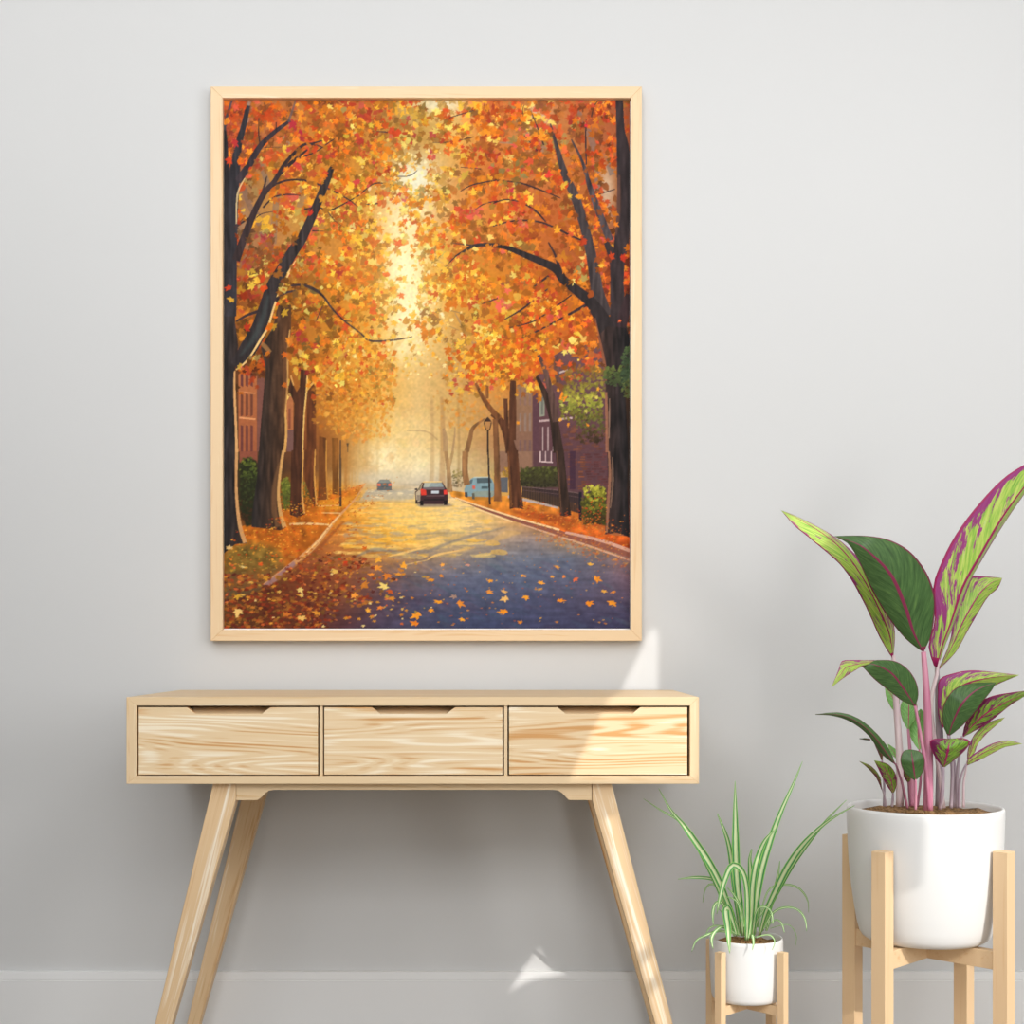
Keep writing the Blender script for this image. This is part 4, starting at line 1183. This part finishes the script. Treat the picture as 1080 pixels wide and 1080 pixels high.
# ---------------------------------------------------------------- plant stands
def plant_stand(label, cx, cd, hx_, hy_, a, top, beam_z, beam_h):
    cy = cd - WALL_D
    t = thing('plant_stand', label, 'plant stand', (cx, cy, 0))
    r = a / math.sqrt(2)
    for sx in (-1, 1):
        for sy in (-1, 1):
            bm = bmesh.new()
            x, y = cx + sx * hx_, cy + sy * hy_
            vs = [[bm.verts.new((x + r * math.cos(k * math.pi / 2), y + r * math.sin(k * math.pi / 2), z)) for k in range(4)] for z in (0, top)]
            for k in range(4):
                bm.faces.new((vs[0][k], vs[0][(k + 1) % 4], vs[1][(k + 1) % 4], vs[1][k]))
            bm.faces.new(vs[0][::-1])
            bm.faces.new(vs[1])
            bmesh.ops.bevel(bm, geom=bm.edges[:], offset=a * .03, segments=1, affect='EDGES')
            obj('leg', bm, M_STAND, t)
    L_ = math.hypot(hx_, hy_) - a / 2
    w = a * .36
    for i, s in enumerate((1, -1)):
        bm = bmesh.new()
        if i == 0:                                        # one beam passes through, the other is halved around it
            box(bm, -L_, L_, -w, w, beam_z - beam_h, beam_z, bev=a * .03)
        else:
            box(bm, -L_, -w - .0003, -w, w, beam_z - beam_h, beam_z, bev=a * .03)
            box(bm, w + .0003, L_, -w, w, beam_z - beam_h, beam_z, bev=a * .03)
        bmesh.ops.rotate(bm, verts=bm.verts[:], cent=(0, 0, 0), matrix=Matrix.Rotation(s * math.atan2(hy_, hx_), 3, 'Z'))
        bmesh.ops.translate(bm, verts=bm.verts[:], vec=(cx, cy, 0))
        obj('cross_beam', bm, M_BEAM, t)
    return t


BX, BD = .8483, 3.0
SX, SD = .4945, 3.083
plant_stand('tall four-legged pale wooden stand holding the big white pot', BX, BD, .1194, .127, .0315, .514, .3155, .036)
plant_stand('low four-legged pale wooden stand holding the small white pot', SX, SD, .0645, .0685, .0165, .285, .1715, .0188)

# ---------------------------------------------------------------- leaves
def skin(rows, uvs, th):
    """A thin solid blade from a grid of world points: upper and under skin (material 0 and 1) joined round the rim."""
    n, m = len(rows), len(rows[0])
    g = np.array([[tuple(p) for p in r] for r in rows])
    du = np.gradient(g, axis=1)
    dv = np.gradient(g, axis=0)
    nr = np.cross(du, dv)
    nr /= (np.linalg.norm(nr, axis=2, keepdims=True) + 1e-12)
    bm = bmesh.new()
    lay = bm.loops.layers.uv.new('UVMap')
    V = [[[bm.verts.new(g[i, j] + s * nr[i, j] * th / 2) for j in range(m)] for i in range(n)] for s in (1, -1)]
    def face(vs, ij, mi):
        try:
            f = bm.faces.new(vs)
        except ValueError:
            return
        f.material_index = mi
        f.smooth = True
        for l, (i, j) in zip(f.loops, ij):
            l[lay].uv = uvs[i][j]
    for i in range(n - 1):
        for j in range(m - 1):
            q = [(i, j), (i, j + 1), (i + 1, j + 1), (i + 1, j)]
            face([V[0][a][b] for a, b in q], q, 0)
            face([V[1][a][b] for a, b in q[::-1]], q[::-1], 1)
        for j, rev in ((0, False), (m - 1, True)):
            q = [(i, j), (i + 1, j)]
            vs = [V[0][i][j], V[0][i + 1][j], V[1][i + 1][j], V[1][i][j]]
            ij = [(i, j), (i + 1, j), (i + 1, j), (i, j)]
            face(vs[::-1] if rev else vs, ij[::-1] if rev else ij, 0)
    for i in (0, n - 1):
        for j in range(m - 1):
            face([V[0][i][j], V[0][i][j + 1], V[1][i][j + 1], V[1][i][j]], [(i, j), (i, j + 1), (i, j + 1), (i, j)], 0)
    return bm


def mesh_of(name, bm):
    bmesh.ops.recalc_face_normals(bm, faces=bm.faces[:])
    me = bpy.data.meshes.new(name)
    bm.to_mesh(me)
    bm.free()
    return me


Z8 = lambda pts: [(800 + x / 2.7, 480 + y / 2.7) for x, y in pts]


def broad_leaf(parent, ea, eb, d, bow, skins, mid=None, cup=0.0, n=30):
    """A broad leaf between two margins (base to tip). d: distance along it; bow: how far the margins bend nearer (-) or farther (+)."""
    ea, eb = spline(Z8(ea), n), spline(Z8(eb), n)
    md = spline(Z8(mid), n) if mid else (ea + eb) / 2
    dd = spline([(x,) for x in d], n)[:, 0] if len(d) > 2 else np.linspace(d[0], d[-1], n)
    bow = bow if isinstance(bow, tuple) else (bow, bow)
    T = [-1, -.92, -.8, -.6, -.4, -.2, -.07, 0, .07, .2, .4, .6, .8, .92, 1]
    rows, uvs = [], []
    for i in range(n):
        v = i / (n - 1)
        r, q = [], []
        w = np.linalg.norm(ea[i] - eb[i]) / F_PX * dd[i]
        for t in T:
            e, b_ = (ea[i], bow[0]) if t < 0 else (eb[i], bow[1])
            s = abs(t)
            x, y = md[i] + (e - md[i]) * s
            depth = dd[i] + w * b_ * (s * .65 + s * s * .35) + .0008 * math.sin(v * 55 - s * 9) * s * (1 - v)
            r.append(P(x, y, depth))
            q.append((.5 + t / 2, v))
        rows.append(r)
        uvs.append(q)
    g = np.array([[tuple(p) for p in r] for r in rows])
    # upper skin is the one that faces the lens for skins[0]
    nrm = np.cross(np.gradient(g, axis=1), np.gradient(g, axis=0)).mean((0, 1))
    c = g.mean((0, 1)) - np.array((0, -WALL_D, CAM_Z))
    ms = [LEAF[skins[0]], LEAF[skins[1]]]
    if np.dot(nrm, c) > 0:
        ms.reverse()
    return obj('leaf', mesh_of('leaf', skin(rows, uvs, .0011)), ms, parent)


def stalk(parent, pts, r, mat, d):
    """A round stalk through picture points (base first) at distances d, radii in metres."""
    pp = Z8(pts)
    dd = np.interp(np.linspace(0, 1, len(pp)), np.linspace(0, 1, len(d)), d)
    w = [tuple(P(x, y, k)) for (x, y), k in zip(pp, dd)]
    b0 = w[0]
    return obj('stem', tube(w, r), mat, parent, smooth=True)


RZ, PBZ = .588, .316
bp = thing('potted_plant', 'tall plant with pink stems and magenta-edged leaves in big white pot', 'plant', (BX, BD - WALL_D, PBZ))
prof = [(0, .3165), (.105, .3165), (.118, .318), (.1265, .3235), (.1315, .332), (.1365, .350), (.1425, .385), (.148, .425), (.1525, .470), (.1552, .520), (.1568, .570),
        (.1568, .583), (.1555, .587), (.153, .5885), (.150, .587), (.1482, .583), (.1478, .55), (.146, .50), (.14, .42), (.12, .345), (0, .335)]
obj('pot', lathe(prof, BX, BD - WALL_D), M_POT, bp, smooth=True)


def soil(parent, cx, cy, r, z, amp, n=40):
    bm = bmesh.new()
    g = random.Random(3)
    prev = [bm.verts.new((cx, cy, z + amp))]
    for k in range(1, 15):
        rr = r * k / 14
        ring = [bm.verts.new((cx + rr * math.cos(2 * math.pi * i / n), cy + rr * math.sin(2 * math.pi * i / n), z + amp * (g.random() * 1.4 - .2 - .5 * (k / 14) ** 2))) for i in range(n)]
        for i in range(n):
            j = (i + 1) % n
            if len(prev) == 1:
                bm.faces.new((prev[0], ring[i], ring[j]))
            else:
                bm.faces.new((prev[i], ring[i], ring[j], prev[j]))
        prev = ring
    low = [bm.verts.new((v.co.x, v.co.y, z - .02)) for v in prev]
    for i in range(n):
        j = (i + 1) % n
        bm.faces.new((prev[i], low[i], low[j], prev[j]))
    bm.faces.new(low[::-1])
    return obj('soil', bm, M_SOIL, parent, smooth=True)


soil(bp, BX, BD - WALL_D, .1472, .572, .008)

# stems (base first) and their leaves, read off the photograph; each leaf hangs on its stem
s = stalk(bp, [(402, 1000), (402, 860), (393, 720), (384, 570)], [.0082, .0078, .0066, .0042], M_PALE, [3.05, 3.05, 3.05])
broad_leaf(s, [(383, 582), (388, 505), (374, 448), (345, 390), (310, 330), (272, 280), (215, 232), (130, 185), (64, 157)],
           [(383, 582), (345, 518), (300, 420), (240, 320), (150, 240), (105, 203), (64, 157)], (3.05, 3.02, 2.97, 2.92), (.5, -.25), ('bright', 'dark'),
           mid=[(383, 582), (374, 515), (346, 445), (304, 362), (252, 285), (195, 232), (125, 188), (64, 157)])
s = stalk(bp, [(515, 1000), (517, 850), (512, 720), (508, 600)], [.0090, .0084, .0072, .0045], M_LILAC, [3.06, 3.06, 3.05])
broad_leaf(s, [(512, 612), (545, 530), (560, 440), (598, 352), (640, 346), (694, 350)],
           [(512, 612), (560, 562), (600, 492), (650, 408), (680, 380), (694, 350)], (3.05, 3.06, 3.08, 3.08), (.2, .3), ('bright', 'dark'),
           mid=[(512, 612), (545, 555), (585, 470), (630, 395), (665, 362), (694, 350)])
s = stalk(bp, [(528, 1005), (500, 800), (492, 700), (508, 620), (512, 570)], [.004, .004, .0045, .0045, .0035], M_PALE, [3.0, 3.02, 3.01])
broad_leaf(s, [(500, 600), (484, 540), (502, 470), (498, 375), (520, 308), (560, 230), (620, 148), (700, 64), (790, 8), (880, -50)],
           [(510, 604), (532, 540), (562, 468), (592, 378), (642, 288), (705, 186), (770, 92), (830, 14), (860, -20), (880, -50)],
           (3.01, 2.99, 2.96, 2.93, 2.92), (-.10, .35), ('bright', 'dark'),
           mid=[(507, 604), (525, 540), (553, 465), (584, 375), (634, 285), (694, 180), (758, 90), (822, 10), (855, -22), (880, -50)])
s = stalk(bp, [(483, 1012), (484, 860), (480, 700), (470, 560)], [.0100, .0094, .0078, .0052], M_PINK, [2.93, 2.94, 2.94])
broad_leaf(s, [(470, 560), (456, 553), (410, 513), (360, 448), (320, 378), (285, 300), (255, 252), (214, 231)],
           [(470, 560), (492, 510), (503, 430), (498, 385), (474, 328), (430, 274), (370, 241), (300, 230), (214, 231)],
           (2.94, 2.90, 2.86, 2.85, 2.87), (.22, .22), ('dark', 'bright'),
           mid=[(470, 560), (440, 505), (412, 420), (372, 335), (302, 266), (255, 243), (214, 231)])
s = stalk(bp, [(487, 1012), (478, 900), (462, 800), (446, 714)], [.0045, .0045, .0038, .003], M_PINK, [2.92, 2.91, 2.91])
broad_leaf(s, [(446, 716), (410, 700), (370, 670), (330, 638), (300, 607), (288, 597), (296, 590)],
           [(446, 716), (455, 680), (446, 640), (420, 605), (385, 586), (340, 584), (296, 590)],
           (2.91, 2.88, 2.86, 2.87), (.15, .25), ('dark', 'bright'), mid=[(446, 716), (415, 668), (380, 622), (340, 600), (310, 592), (296, 590)], n=24)
broad_leaf(s, [(348, 584), (310, 584), (262, 584), (237, 587), (228, 610), (207, 662)], [(340, 588), (300, 600), (270, 616), (240, 636), (222, 650), (207, 662)],
           (2.872, 2.86, 2.84, 2.82), (.2, .1), ('bright', 'dark'), n=20)
s = stalk(bp, [(437, 1000), (436, 930), (432, 850), (426, 780)], [.0066, .0062, .004, .0028], M_PINK, [3.02, 3.04, 3.05])
broad_leaf(s, [(426, 784), (408, 750), (404, 715), (416, 690), (424, 678)], [(426, 784), (446, 750), (452, 715), (440, 690), (424, 678)],
           (3.05, 3.06, 3.08), .15, ('light', 'light'), n=18)
broad_leaf(s, [(394, 738), (376, 716), (364, 690), (360, 664)], [(394, 738), (402, 700), (390, 672), (360, 662)], (3.09, 3.1, 3.1), .1, ('light', 'light'), n=14)
s = stalk(bp, [(452, 1000), (462, 920), (458, 840)], [.003, .0028, .0022], M_PINK, [3.05, 3.06])
broad_leaf(s, [(458, 842), (436, 810), (428, 780), (446, 740), (462, 722)], [(458, 842), (478, 800), (480, 765), (474, 738), (462, 722)], (3.06, 3.08, 3.09), .15, ('light', 'light'), n=18)
broad_leaf(s, [(396, 868), (374, 846), (368, 822)], [(396, 868), (392, 840), (368, 822)], (3.07, 3.1), .1, ('light', 'light'), n=12)
# right-hand group
s = stalk(bp, [(517, 1008), (524, 950), (527, 888)], [.0045, .0042, .0026], M_LILAC, [2.94, 2.92, 2.91])
broad_leaf(s, [(527, 891), (504, 862), (489, 828), (492, 811), (520, 807), (545, 808)], [(527, 891), (560, 866), (590, 838), (602, 815), (580, 806), (545, 808)],
           (2.91, 2.89, 2.90), (.2, .2), ('dusky', 'dark'), mid=[(527, 891), (535, 860), (541, 830), (545, 808)], n=18)
s = stalk(bp, [(548, 1005), (552, 920), (548, 850), (540, 798)], [.004, .004, .0032, .0026], M_LILAC, [2.97, 2.96, 2.95])
broad_leaf(s, [(540, 802), (525, 765), (526, 715), (556, 668), (605, 650), (676, 648)], [(540, 802), (572, 778), (612, 738), (640, 700), (662, 672), (676, 648)],
           (2.95, 2.93, 2.93, 2.95), .2, ('dark', 'bright'), mid=[(540, 802), (556, 755), (582, 705), (622, 668), (676, 648)])
s = stalk(bp, [(556, 1003), (562, 920), (540, 790), (518, 700)], [.004, .004, .003, .0026], M_LILAC, [3.03, 3.04, 3.04])
broad_leaf(s, [(524, 778), (512, 740), (511, 680), (516, 638), (560, 620), (610, 613), (680, 619), (743, 626)], [(524, 778), (545, 750), (580, 712), (640, 672), (690, 648), (743, 626)],
           (3.03, 3.01, 3.0, 3.0), (.1, .3), ('bright', 'dark'), mid=[(524, 778), (528, 735), (545, 690), (590, 652), (660, 634), (743, 626)])
s = stalk(bp, [(565, 1005), (566, 920), (572, 850), (580, 800)], [.0036, .0036, .003, .0026], M_LILAC, [3.0, 2.99, 2.99])
broad_leaf(s, [(580, 804), (590, 762), (616, 715), (660, 688), (720, 676), (790, 668)], [(580, 804), (622, 782), (668, 752), (712, 716), (752, 690), (790, 668)],
           (2.99, 2.96, 2.94, 2.92), (.25, .1), ('dusky', 'dark'), mid=[(580, 804), (610, 770), (650, 735), (700, 706), (745, 685), (790, 668)])
s = stalk(bp, [(572, 1004), (572, 940), (580, 905), (592, 880)], [.0036, .003, .0024, .002], M_LILAC, [2.96, 2.95, 2.94])
broad_leaf(s, [(592, 884), (600, 862), (630, 840), (670, 820), (710, 813), (752, 822)], [(592, 884), (630, 868), (668, 848), (700, 832), (725, 827), (752, 822)],
           (2.94, 2.91, 2.89), (.25, .1), ('bright', 'dark'), n=22)
s = stalk(bp, [(584, 1003), (584, 940), (590, 900), (595, 868)], [.003, .0028, .0022, .0018], M_PALE, [3.0, 3.0, 3.0])
broad_leaf(s, [(595, 872), (596, 840), (612, 800), (640, 770), (672, 755), (702, 747)], [(595, 872), (616, 845), (625, 822), (650, 793), (676, 770), (702, 747)],
           (3.0, 2.99, 2.99), (.35, .1), ('bright', 'dark'), n=22)
# left-hand group of small leaves
s = stalk(bp, [(447, 1010), (448, 970), (447, 922)], [.0028, .0026, .002], M_PINK, [2.90, 2.89])
broad_leaf(s, [(447, 928), (418, 906), (404, 872), (412, 844), (434, 838)], [(447, 928), (468, 902), (473, 868), (462, 846), (434, 838)],
           (2.89, 2.875, 2.885), .18, ('dark', 'dark'), mid=[(447, 928), (442, 895), (438, 865), (434, 838)], n=18)
s = stalk(bp, [(424, 1005), (410, 940), (398, 900), (390, 878)], [.003, .0028, .0022, .002], M_PLUM, [2.93, 2.91, 2.90])
broad_leaf(s, [(390, 882), (350, 850), (312, 797), (262, 759), (210, 742), (162, 739)], [(390, 882), (372, 838), (332, 788), (282, 749), (228, 733), (162, 738)],
           (2.90, 2.87, 2.85, 2.84), (.6, .2), ('dark', 'bright'))
s = stalk(bp, [(357, 1000), (358, 940), (352, 868)], [.0026, .0024, .0018], M_LILAC, [3.0, 3.0])
broad_leaf(s, [(352, 872), (340, 845), (325, 812), (305, 780), (290, 760)], [(352, 872), (355, 845), (345, 815), (322, 784), (290, 758)],
           (3.0, 2.97, 2.95), (.5, .2), ('dusky', 'dark'), n=16)
broad_leaf(s, [(318, 808), (305, 806), (288, 807)], [(318, 813), (305, 811), (288, 808)], (3.0, 3.02), .5, ('dark', 'dark'), n=8)
s = stalk(bp, [(380, 1000), (382, 980), (383, 960)], [.003, .0026, .002], M_LILAC, [2.95, 2.94])
broad_leaf(s, [(383, 967), (360, 932), (342, 895), (329, 869)], [(383, 967), (393, 940), (390, 908), (368, 880), (329, 869)],
           (2.94, 2.92, 2.92), .2, ('dusky', 'dark'), n=16)
s = stalk(bp, [(362, 1000), (360, 975), (350, 945)], [.002, .0018, .0014], M_LILAC, [2.98, 2.97])
broad_leaf(s, [(350, 952), (336, 920), (312, 892), (286, 871)], [(350, 952), (346, 918), (322, 887), (286, 871)], (2.97, 2.94), .4, ('dusky', 'dark'), n=14)
s = stalk(bp, [(432, 1000), (428, 960), (426, 930)], [.0024, .002, .0016], M_PLUM, [3.0, 3.0])
broad_leaf(s, [(426, 934), (414, 915), (412, 895)], [(426, 934), (436, 915), (424, 895), (412, 892)], (3.0, 2.99), .2, ('dusky', 'dark'), n=10)

# ---------------------------------------------------------------- the small striped plant
sp_ = thing('potted_spider_plant', 'small spider plant with arching striped leaves in a small white pot', 'plant', (SX, SD - WALL_D, .172))
prof = [(0, .1725), (.058, .1725), (.066, .1735), (.0705, .177), (.073, .184), (.0752, .215), (.0768, .26), (.0772, .296), (.0765, .3015), (.0750, .3035), (.0730, .3025),
        (.0722, .299), (.0715, .26), (.066, .19), (0, .183)]
obj('pot', lathe(prof, SX, SD - WALL_D), M_POT, sp_, smooth=True)
soil(sp_, SX, SD - WALL_D, .0712, .288, .007)
Z7 = lambda pts: [(670 + x / 3.725, 790 + y / 3.725) for x, y in pts]


def blade(pts, w, d, n=34, vee=.35):
    """A strap leaf (base first); w: widths in the photograph's zoomed pixels, d: distance along it."""
    p = spline(Z7(pts), n)
    ww = np.interp(np.linspace(0, 1, n), np.linspace(0, 1, len(w)), w) / 3.725
    dd = spline([(k,) for k in d], n)[:, 0] if len(d) > 2 else np.linspace(d[0], d[-1], n)
    t = np.gradient(p, axis=0)
    nn = np.stack([-t[:, 1], t[:, 0]], 1) / (np.linalg.norm(t, axis=1, keepdims=True) + 1e-9)
    rows, uvs = [], []
    for i in range(n):
        r, q = [], []
        for s_ in (-1, -.7, -.4, 0, .4, .7, 1):
            x, y = p[i] + nn[i] * ww[i] / 2 * s_
            r.append(P(x, y, dd[i] - abs(s_) * ww[i] / F_PX * dd[i] * vee))
            q.append((.5 + s_ / 2, i / (n - 1)))
        rows.append(r)
        uvs.append(q)
    return obj('leaf', mesh_of('leaf', skin(rows, uvs, .0006)), [LEAF['spider'], LEAF['spider']], sp_)


blade([(404, 730), (385, 660), (358, 590), (330, 520), (290, 445), (240, 370), (190, 300), (140, 240), (92, 155)], [10, 20, 26, 28, 24, 10, 1.5], (3.08, 3.05, 3.01, 2.98))
blade([(400, 730), (360, 640), (325, 545), (275, 440), (215, 330), (170, 280), (100, 240), (32, 195)], [8, 14, 18, 18, 14, 7, 1.2], (3.09, 3.07, 3.05, 3.04))
blade([(425, 735), (412, 620), (400, 520), (395, 400), (393, 260), (392, 125)], [12, 26, 32, 30, 18, 1.5], (3.09, 3.09, 3.1, 3.1))
blade([(412, 725), (398, 600), (382, 470), (368, 380), (348, 315), (322, 253)], [8, 18, 24, 22, 16, 3], (3.11, 3.12, 3.11))
blade([(462, 735), (475, 600), (495, 480), (530, 360), (575, 240), (620, 140), (657, 48)], [12, 26, 32, 28, 20, 12, 1.5], (3.08, 3.09, 3.11, 3.12))
blade([(452, 735), (458, 620), (462, 530), (478, 440), (510, 360), (552, 315)], [12, 24, 28, 26, 20, 3], (3.06, 3.05, 3.03))
blade([(458, 730), (455, 600), (452, 480), (450, 430), (458, 393)], [10, 24, 26, 20, 5], (3.12, 3.13))
blade([(488, 735), (510, 650), (550, 560), (600, 460), (660, 375), (730, 305), (790, 262), (862, 222)], [10, 20, 26, 28, 24, 16, 9, 1.5], (3.07, 3.02, 2.94, 2.85))
blade([(490, 730), (520, 640), (570, 540), (625, 445), (695, 350), (760, 270), (830, 200)], [8, 14, 18, 18, 14, 8, 1.2], (3.09, 3.05, 2.98, 2.88))
blade([(438, 752), (441, 640), (438, 550), (425, 490), (400, 458), (375, 462), (350, 520), (335, 575), (320, 648)], [14, 22, 24, 22, 22, 24, 22, 14, 2], (3.03, 3.01, 2.99, 2.97))
blade([(400, 735), (378, 660), (362, 622), (356, 640), (364, 700), (368, 760), (371, 802)], [8, 16, 26, 30, 26, 16, 2], (3.03, 3.0, 2.985, 2.98))
blade([(392, 725), (352, 580), (325, 525), (300, 510), (240, 504), (168, 511)], [6, 12, 14, 14, 12, 2], (3.07, 3.08, 3.09))
blade([(428, 700), (415, 625), (390, 575), (362, 545)], [6, 12, 10, 3], (3.02, 3.0))
blade([(425, 690), (405, 610), (378, 585), (355, 582)], [4, 9, 8, 2], (3.01, 3.0))
blade([(495, 720), (535, 610), (560, 500), (568, 440)], [6, 14, 14, 2], (3.13, 3.15))
blade([(482, 700), (486, 640), (483, 575)], [8, 14, 3], (3.13, 3.14))
blade([(515, 715), (527, 670), (525, 630)], [8, 12, 3], (3.13, 3.14))
for pts, w, d in (([(375, 715), (330, 560), (300, 530), (275, 550), (265, 603)], [3, 7, 9, 7, 1.5], (3.09, 3.13, 3.14)),
                  ([(385, 720), (345, 610), (318, 605), (305, 640), (307, 695)], [4, 9, 12, 12, 2], (3.06, 3.02, 3.0)),
                  ([(480, 700), (520, 560), (580, 533), (640, 545), (676, 590), (681, 642)], [3, 5, 7, 8, 7, 1.5], (3.1, 3.14, 3.16)),
                  ([(500, 715), (540, 645), (590, 622), (640, 632), (668, 670), (673, 715)], [5, 9, 9, 8, 7, 1.5], (3.06, 3.02, 3.0)),
                  ([(462, 690), (480, 630), (510, 620), (535, 640), (541, 690)], [3, 7, 8, 7, 1.5], (3.04, 3.0, 2.99)),
                  ([(510, 705), (550, 672), (575, 685), (586, 722)], [3, 6, 6, 1.5], (3.06, 3.03)),
                  ([(395, 728), (330, 715), (270, 735), (238, 755), (222, 797)], [4, 9, 9, 7, 1.5], (3.03, 2.99, 2.97)),
                  ([(400, 730), (350, 698), (318, 712), (300, 745), (306, 785)], [4, 9, 12, 12, 2], (3.02, 2.99, 2.98)),
                  ([(390, 725), (330, 695), (290, 705), (274, 740)], [3, 7, 6, 1.5], (3.06, 3.03)),
                  ([(455, 745), (460, 730), (465, 760), (460, 790)], [6, 10, 8, 1.5], (3.0, 2.985)),
                  ([(470, 740), (525, 730), (548, 755), (538, 790)], [3, 5, 5, 1.2], (3.0, 2.985)),
                  ([(530, 705), (600, 690), (632, 730), (630, 772)], [2, 3, 3, 1], (3.07, 3.06)),
                  ([(388, 735), (372, 690), (348, 650), (325, 625)], [5, 9, 8, 2], (3.08, 3.09)),
                  ([(408, 735), (398, 690), (380, 650), (368, 625)], [6, 10, 9, 2], (3.05, 3.04)),
                  ([(470, 730), (478, 680), (500, 640), (520, 600)], [5, 9, 8, 2], (3.1, 3.12)),
                  ([(445, 745), (452, 700), (456, 660)], [6, 8, 2], (3.02, 3.01)),
                  ([(420, 735), (425, 700), (432, 655)], [5, 7, 2], (3.11, 3.12))):
    blade(pts, w, d, 20, .2)

# ---------------------------------------------------------------- daylight
SUN = Vector((-.66, 1.0, -.8))                            # the way the sunlight travels


def area(name, loc, target, sx, sy, power, col):
    l = bpy.data.lights.new(name, 'AREA')
    l.shape, l.size, l.size_y, l.energy, l.color = 'RECTANGLE', sx, sy, power, col
    o = bpy.data.objects.new(name, l)
    C.objects.link(o)
    o.location = loc
    o.rotation_euler = (Vector(target) - Vector(loc)).to_track_quat('-Z', 'Y').to_euler()
    return o


area('window_low', (0, -3.7, 1.2), (0, 0, 1.2), 3.0, .9, 12, (.95, .975, 1))
area('window_middle', (0, -3.7, 2.2), (0, 0, 1.2), 3.0, .9, 42, (.985, .992, 1))
area('window_high', (0, -3.2, 2.7), (0, 0, 1.2), 3.0, .9, 15, (.985, .992, 1))
area('side_window_low', (2.35, -3.3, 1.05), (.7, 0, 1.0), .7, .8, 18, (1, .985, .97))
area('side_window_high', (2.35, -2.3, 1.9), (.7, 0, 1.7), .9, .9, 23, (1, .99, .98))
area('skylight_left', (-1.5, -1.3, 2.72), (-.8, 0, 1.2), 1.4, 1.0, 8.5, (1, 1, 1))
area('skylight', (.2, -1.9, 2.72), (0, 0, 1.2), 3.0, 1.0, 22, (1, 1, 1))
w = bpy.data.worlds.new('daylight')
bpy.context.scene.world = w
w.use_nodes = True
w.node_tree.nodes['Background'].inputs[0].default_value = (.93, .96, 1, 1)
w.node_tree.nodes['Background'].inputs[1].default_value = .035

sl = bpy.data.lights.new('sun', 'SUN')
sl.energy, sl.angle, sl.color = 2.2, math.radians(.14), (1, .96, .91)
so = bpy.data.objects.new('sun', sl)
C.objects.link(so)
so.location = (2, -6, 5)
so.rotation_euler = SUN.to_track_quat('-Z', 'Y').to_euler()
# unseen panel added behind the viewer, pierced to shape the sun patches (outlines are where the light lands, on the plane of the back wall)
WY = RY0


def hole(pts):
    """Follow the sunlight back from the back wall (x, z) to the added panel behind the viewer."""
    return [(x + SUN.x * WY, z + SUN.z * WY) for x, z in pts]


W_ = lambda *p: [tuple(P(x, y, WALL_D))[::2] for x, y in p]
on = lambda d, *p: [(q.x + SUN.x * (WALL_D - d), q.z + SUN.z * (WALL_D - d)) for q in (P(x, y, d) for x, y in p)]
HOLES = [W_((687, 662), (694, 668), (694, 729), (655, 729)),
         on(2.94, (601, 822.5), (643, 736)) + on(3.41, (655.5, 729.5), (707, 729.5)) + on(2.94, (736.5, 736), (736, 822.5)),
         W_((568, 1000), (584, 1027), (604, 1029), (556, 1037), (531, 1050)),
         W_((634, 1021), (652, 1026), (646, 1033)),
         on(2.958, (636, 863), (650.5, 861), (685.5, 995), (673, 1004)),
         on(2.958, (677, 1018), (688.5, 1009), (693, 1026), (681.5, 1036)),
         on(2.958, (685, 1050), (696, 1040), (712, 1108), (701, 1112)),
         [(.1, -.75), (1.25, -.75), (1.25, -.03), (.69, -.03), (.69, .22), (.41, .22), (.41, -.03), (.365, -.03), (.365, .035), (.325, .035), (.325, -.03),
          (.315, -.03), (.315, .005), (.185, .005), (.185, -.03), (.1, -.03)]]
bm = bmesh.new()
x0, x1, z0, z1 = RX0 - .1, 6.2, 0.0, 7.6


def fill(loops):
    es = []
    for lp in loops:
        vs = [bm.verts.new((x, WY, z)) for x, z in lp]
        es += [bm.edges.new((vs[i], vs[(i + 1) % len(vs)])) for i in range(len(vs))]
    bmesh.ops.triangle_fill(bm, use_beauty=True, use_dissolve=False, edges=es)


fill([[(x0, z0), (x1, z0), (x1, z1), (x0, z1)]] + [hole(h) for h in HOLES])
struct('sun_mask', bm, M_MASK)  # added out of view; its cut-outs throw the sun patches


# ---------------------------------------------------------------- camera
cam = bpy.data.cameras.new('camera')
cam.sensor_width = 36.0
cam.lens = 36.0 * F_PX / 1080
cam.shift_y = (HY - 540) / 1080
cam.clip_start = .05
co = bpy.data.objects.new('camera', cam)
C.objects.link(co)
co.location = (0, -WALL_D, CAM_Z)
co.rotation_euler = (math.pi / 2, 0, 0)
sc = bpy.context.scene
sc.camera = co
sc.view_settings.view_transform = 'Standard'
sc.view_settings.look = 'None'
sc.view_settings.exposure = 0.0
sc.view_settings.gamma = 1.0
sc.view_settings.use_curve_mapping = False
sc.cycles.max_bounces = 6
sc.cycles.diffuse_bounces = 4
sc.cycles.use_denoising = True
